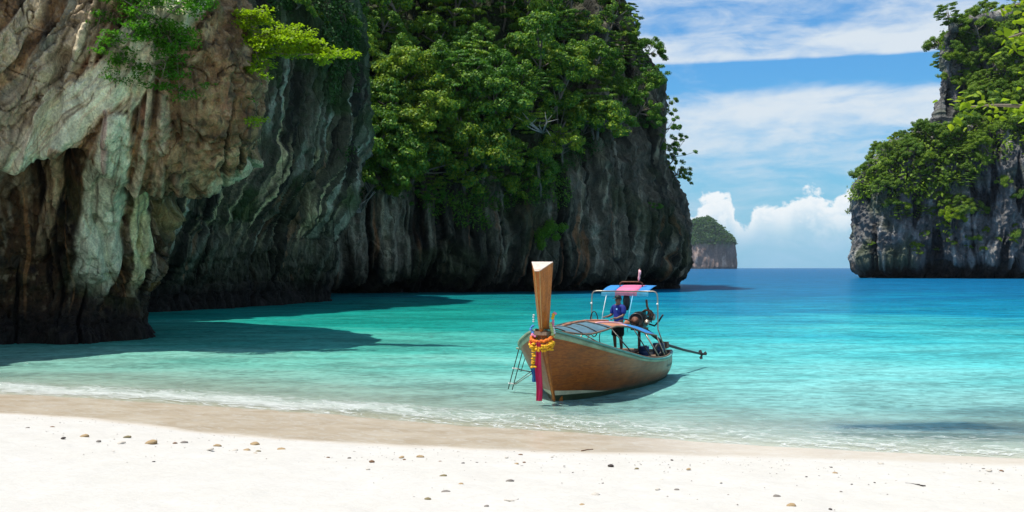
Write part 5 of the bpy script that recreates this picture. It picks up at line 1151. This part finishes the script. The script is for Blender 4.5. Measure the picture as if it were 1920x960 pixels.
# ------------------------------------------------------------------ stones, coral bits and drift sticks on the sand
def on_sand(px_, py_):
    lo, hi = 3., 60.
    for _ in range(50):
        y_ = (lo+hi)/2; z = H-(py_-502)/F*y_; g_ = float(ground(np.array((px_-960)/F*y_), np.array(y_)))
        if z > g_: lo = y_
        else: hi = y_
    return Vector(((px_-960)/F*lo, lo, g_))
for nm, c_ in (('tan', (.36, .25, .13)), ('grey', (.20, .175, .15)), ('dark', (.055, .042, .036)), ('pale', (.52, .47, .40)), ('brown', (.19, .105, .055)), ('olive', (.20, .16, .075))): M['st_'+nm] = simple_mat(nm+'_stone', c_, .85, .45, 14., bumpd=.01)
STM = {}
def stone_mesh(kind, v):
    if (kind, v) in STM: return STM[(kind, v)]
    bm = bmesh.new(); bmesh.ops.create_icosphere(bm, subdivisions=3, radius=1); P_ = np.array([x_.co for x_ in bm.verts]); o_ = 13.7*v+len(kind)
    rad_ = 1+.38*fbm(P_*.9+o_, 3)+.10*fbm(P_*3.2+o_, 3); P_ = P_*rad_[:, None]; P_[:, 2] = np.where(P_[:, 2] < -.25, -.25+(P_[:, 2]+.25)*.3, P_[:, 2])*.85
    for x_, q in zip(bm.verts, P_): x_.co = q
    me_ = bpy.data.meshes.new('stone'); bm.to_mesh(me_); bm.free(); me_.polygons.foreach_set('use_smooth', [True]*len(me_.polygons)); me_.materials.append(M['st_'+kind]); STM[(kind, v)] = me_; return me_
def stone(px_, py_, w, kind, label, group=None, asp=.5):
    q = on_sand(px_, py_); s_ = w*q.y/F*.46; o = bpy.data.objects.new('beach_stone', stone_mesh(kind, random.randrange(4))); COL.objects.link(o)
    o.location = q+Vector((0, 0, s_*asp*.12)); o.scale = (s_, s_*random.uniform(.7, 1.1), s_*asp*random.uniform(1.0, 1.35)); o.rotation_euler = (random.uniform(-.12, .12), random.uniform(-.12, .12), random.uniform(-.5, .5)); tag(o, label, 'stone', group)
for a in [(97, 802, 13, 'brown', 'brown stone second from the left picture edge, near the wet sand'), (51, 803, 10, 'grey', 'small grey stone nearest the left picture edge, by the wet sand'), (119, 822, 10, 'dark', 'small dark stone below the leftmost brown stone'), (159, 819, 18, 'tan', 'long flat tan stone left of the small upright grey stone'),
          (185, 828, 11, 'grey', 'small upright grey stone right below the long flat tan stone'), (228, 831, 16, 'pale', 'pale flat stone left of the largest tan stone'), (239, 820, 15, 'olive', 'dark mottled stone above the pale flat stone, near the wet sand'), (284, 831, 24, 'tan', 'largest tan stone in the row along the wet sand'),
          (328, 832, 10, 'brown', 'small brown stone just left of a larger grey-brown one'), (345, 831, 17, 'grey', 'grey-brown pointed stone right of the largest tan stone'), (408, 837, 17, 'tan', 'upper tan stone of the pair in the middle of the row'), (394, 843, 14, 'pale', 'pale lower stone of the pair in the middle of the row'),
          (478, 834, 20, 'tan', 'thin flat tan stone nearest the wet sand, above a cluster'), (463, 845, 16, 'tan', 'tan stone left in the cluster under the thin flat stone'), (440, 845, 14, 'pale', 'pale fragment left of the cluster under the thin flat stone'), (484, 847, 12, 'olive', 'olive stone right in the cluster under the thin flat stone'),
          (479, 851, 9, 'tan', 'smallest stone at the bottom of the cluster under the thin flat stone'), (528, 844, 18, 'tan', 'rounded tan stone at the right end of the row'), (831, 893, 15, 'olive', 'olive coral stone upper left of a tan stone in mid beach'), (864, 909, 13, 'tan', 'tan stone between two mottled stones in mid beach'),
          (836, 925, 21, 'grey', 'long mottled grey stone low in mid beach'), (802, 936, 14, 'olive', 'olive stone left below the long mottled grey stone'), (956, 903, 16, 'grey', 'mottled grey coral piece at the beach centre'), (1117, 929, 20, 'pale', 'large pale mottled coral piece low right of centre'),
          (1091, 948, 14, 'tan', 'orange-tan stone near the bottom edge, right of centre'), (1145, 874, 13, 'dark', 'dark mottled stone near the wet sand, below the boat stern'), (1194, 879, 9, 'olive', 'small olive stone right of the dark mottled stone'), (1457, 932, 18, 'grey', 'upper grey coral of the two big pieces low on the right beach'),
          (1483, 949, 22, 'tan', 'tan coral piece below the grey one low on the right beach'), (1566, 888, 12, 'tan', 'small tan coral piece under a black pebble on the right beach'), (1559, 877, 7, 'dark', 'black pebble above the small tan coral piece on the right beach'), (1662, 908, 9, 'dark', 'black pebble left of the dark drift stick'),
          (1837, 904, 8, 'olive', 'olive pebble right of the dark drift stick'), (1291, 880, 10, 'tan', 'small tan stone right of centre near the wet sand'), (788, 857, 15, 'tan', 'tan stone by the wet sand left of the boat bow'), (753, 858, 11, 'tan', 'smaller tan stone left of the tan stone by the wet sand'), (697, 866, 12, 'brown', 'orange-brown flat stone left of the two tan stones by the wet sand'),
          (468, 938, 11, 'dark', 'dark pebble alone low on the left beach'), (288, 866, 7, 'dark', 'dark pebble alone below the largest tan stone'), (1652, 870, 12, 'pale', 'pale coral piece at the edge of the wet sand on the right'), (1855, 883, 12, 'pale', 'pale grey coral piece at the far right near the wet sand')]: stone(*a)
for px_, py_, w, kd in [(576, 858, 5, 'dark'), (615, 858, 8, 'brown'), (655, 859, 8, 'grey'), (758, 862, 7, 'brown'), (825, 866, 9, 'brown'), (844, 865, 7, 'grey'), (868, 869, 8, 'dark'), (894, 868, 7, 'dark'), (976, 853, 9, 'brown'), (968, 870, 10, 'tan'), (983, 867, 7, 'brown'), (978, 875, 9, 'grey'), (775, 933, 9, 'grey'), (912, 949, 10, 'grey'), (1058, 874, 5, 'grey'), (1074, 886, 4, 'dark'),
                        (1233, 918, 11, 'pale'), (1269, 919, 11, 'grey'), (1260, 863, 6, 'dark'), (1240, 900, 9, 'pale'), (1557, 955, 8, 'dark'), (1844, 879, 7, 'grey'), (1597, 908, 5, 'dark'), (1512, 894, 5, 'dark'), (1536, 893, 5, 'dark'), (1577, 922, 6, 'grey'), (1798, 914, 5, 'olive'), (1878, 883, 9, 'brown'), (1410, 894, 5, 'grey'), (1352, 905, 6, 'pale'), (182, 918, 8, 'pale'), (690, 880, 9, 'pale'), (950, 858, 8, 'pale'), (1130, 906, 5, 'grey'), (1640, 905, 6, 'dark'), (1680, 901, 5, 'pale'), (1770, 886, 7, 'pale'), (8, 939, 9, 'pale'), (213, 846, 5, 'pale'), (1035, 857, 6, 'pale'), (1860, 906, 7, 'pale'), (1320, 869, 5, 'pale')]:
    stone(px_, py_, w, kd, {'dark': 'tiny black pebble on the dry white sand', 'brown': 'tiny brown fragment on the dry white sand', 'grey': 'tiny grey fragment on the dry white sand', 'pale': 'tiny pale coral fragment on the dry white sand', 'tan': 'tiny tan fragment on the dry white sand', 'olive': 'tiny olive pebble on the dry white sand'}[kd], 'tiny fragments scattered over the sand', .45)
def stick(pts, r_, mat, label):
    q = [on_sand(a, b)+Vector((0, 0, r_*.7+(.006 if k % 2 else 0))) for k, (a, b) in enumerate(pts)]; mb = MB(); mb.tube(q, [r_*(1-.5*k/len(q)) for k in range(len(q))], 7)
    mb.tube([q[1], q[1]+Vector((.06, -.10, .02))], [r_*.6, r_*.2], 5); tag(mb.build('drift_stick', M[mat], None, True), label, 'stick')
stick([(1698, 908), (1712, 910), (1724, 911), (1735, 913)], .014, 'st_dark', 'dark crooked drift stick on the right beach'); stick([(1090, 846), (1102, 844), (1112, 843)], .011, 'st_brown', 'brown drift stick lying on the wet sand below the boat'); stick([(946, 939), (955, 941), (966, 940), (972, 938)], .012, 'st_pale', 'pale curved twig low at the beach centre')
# fine shell grit
rg = np.random.default_rng(31); n = 700; gxx = rg.uniform(-11, 11, n); gyy = eline(gxx)-np.abs(rg.normal(size=n))*2.6-.05; gz = ground(gxx, gyy)
V = []; Fq = []
for i in range(n):
    s_ = rg.uniform(.006, .02); a = rg.uniform(0, 6.28); cx, cy = math.cos(a)*s_, math.sin(a)*s_; b = len(V)
    V += [(gxx[i]+cx, gyy[i]+cy, gz[i]), (gxx[i]-cy*.6, gyy[i]+cx*.6, gz[i]), (gxx[i]-cx, gyy[i]-cy, gz[i]), (gxx[i]+cy*.6, gyy[i]-cx*.6, gz[i]), (gxx[i], gyy[i], gz[i]+s_*.45+.003)]; Fq += [(b, b+1, b+4), (b+1, b+2, b+4), (b+2, b+3, b+4), (b+3, b, b+4)]
tag(link('shell_grit', mesh_np('shell_grit', np.array(V), np.array(Fq), False), M['st_grey']), 'fine dark shell grit strewn over the white sand', 'grit', kind='stuff')
# thin sea air
xa = max(abs(gx[0]), abs(gx[-1]), abs(wx[0]), abs(wx[-1]))+50; ya, yb = min(gy[0], -410)-50, max(gy[-1], wy[-1])+50; zb_ = float(ZZ.min())-1.; zt_ = 200.
bm = bmesh.new(); bmesh.ops.create_cube(bm, size=1); me = bpy.data.meshes.new('haze'); bm.to_mesh(me); bm.free()
hzo = link('haze', me); hzo.scale = (2*xa, yb-ya, zt_-zb_); hzo.location = (0, (ya+yb)/2, (zt_+zb_)/2); m, t = material('haze_air')
pv = t.new('ShaderNodeVolumePrincipled'); pv.inputs['Color'].default_value = (.72, .86, 1, 1); pv.inputs['Density'].default_value = .000022; t.l.new(pv.outputs[0], t.out.inputs[1]); me.materials.append(m); tag(hzo, 'thin pale air over the sea', kind='stuff')
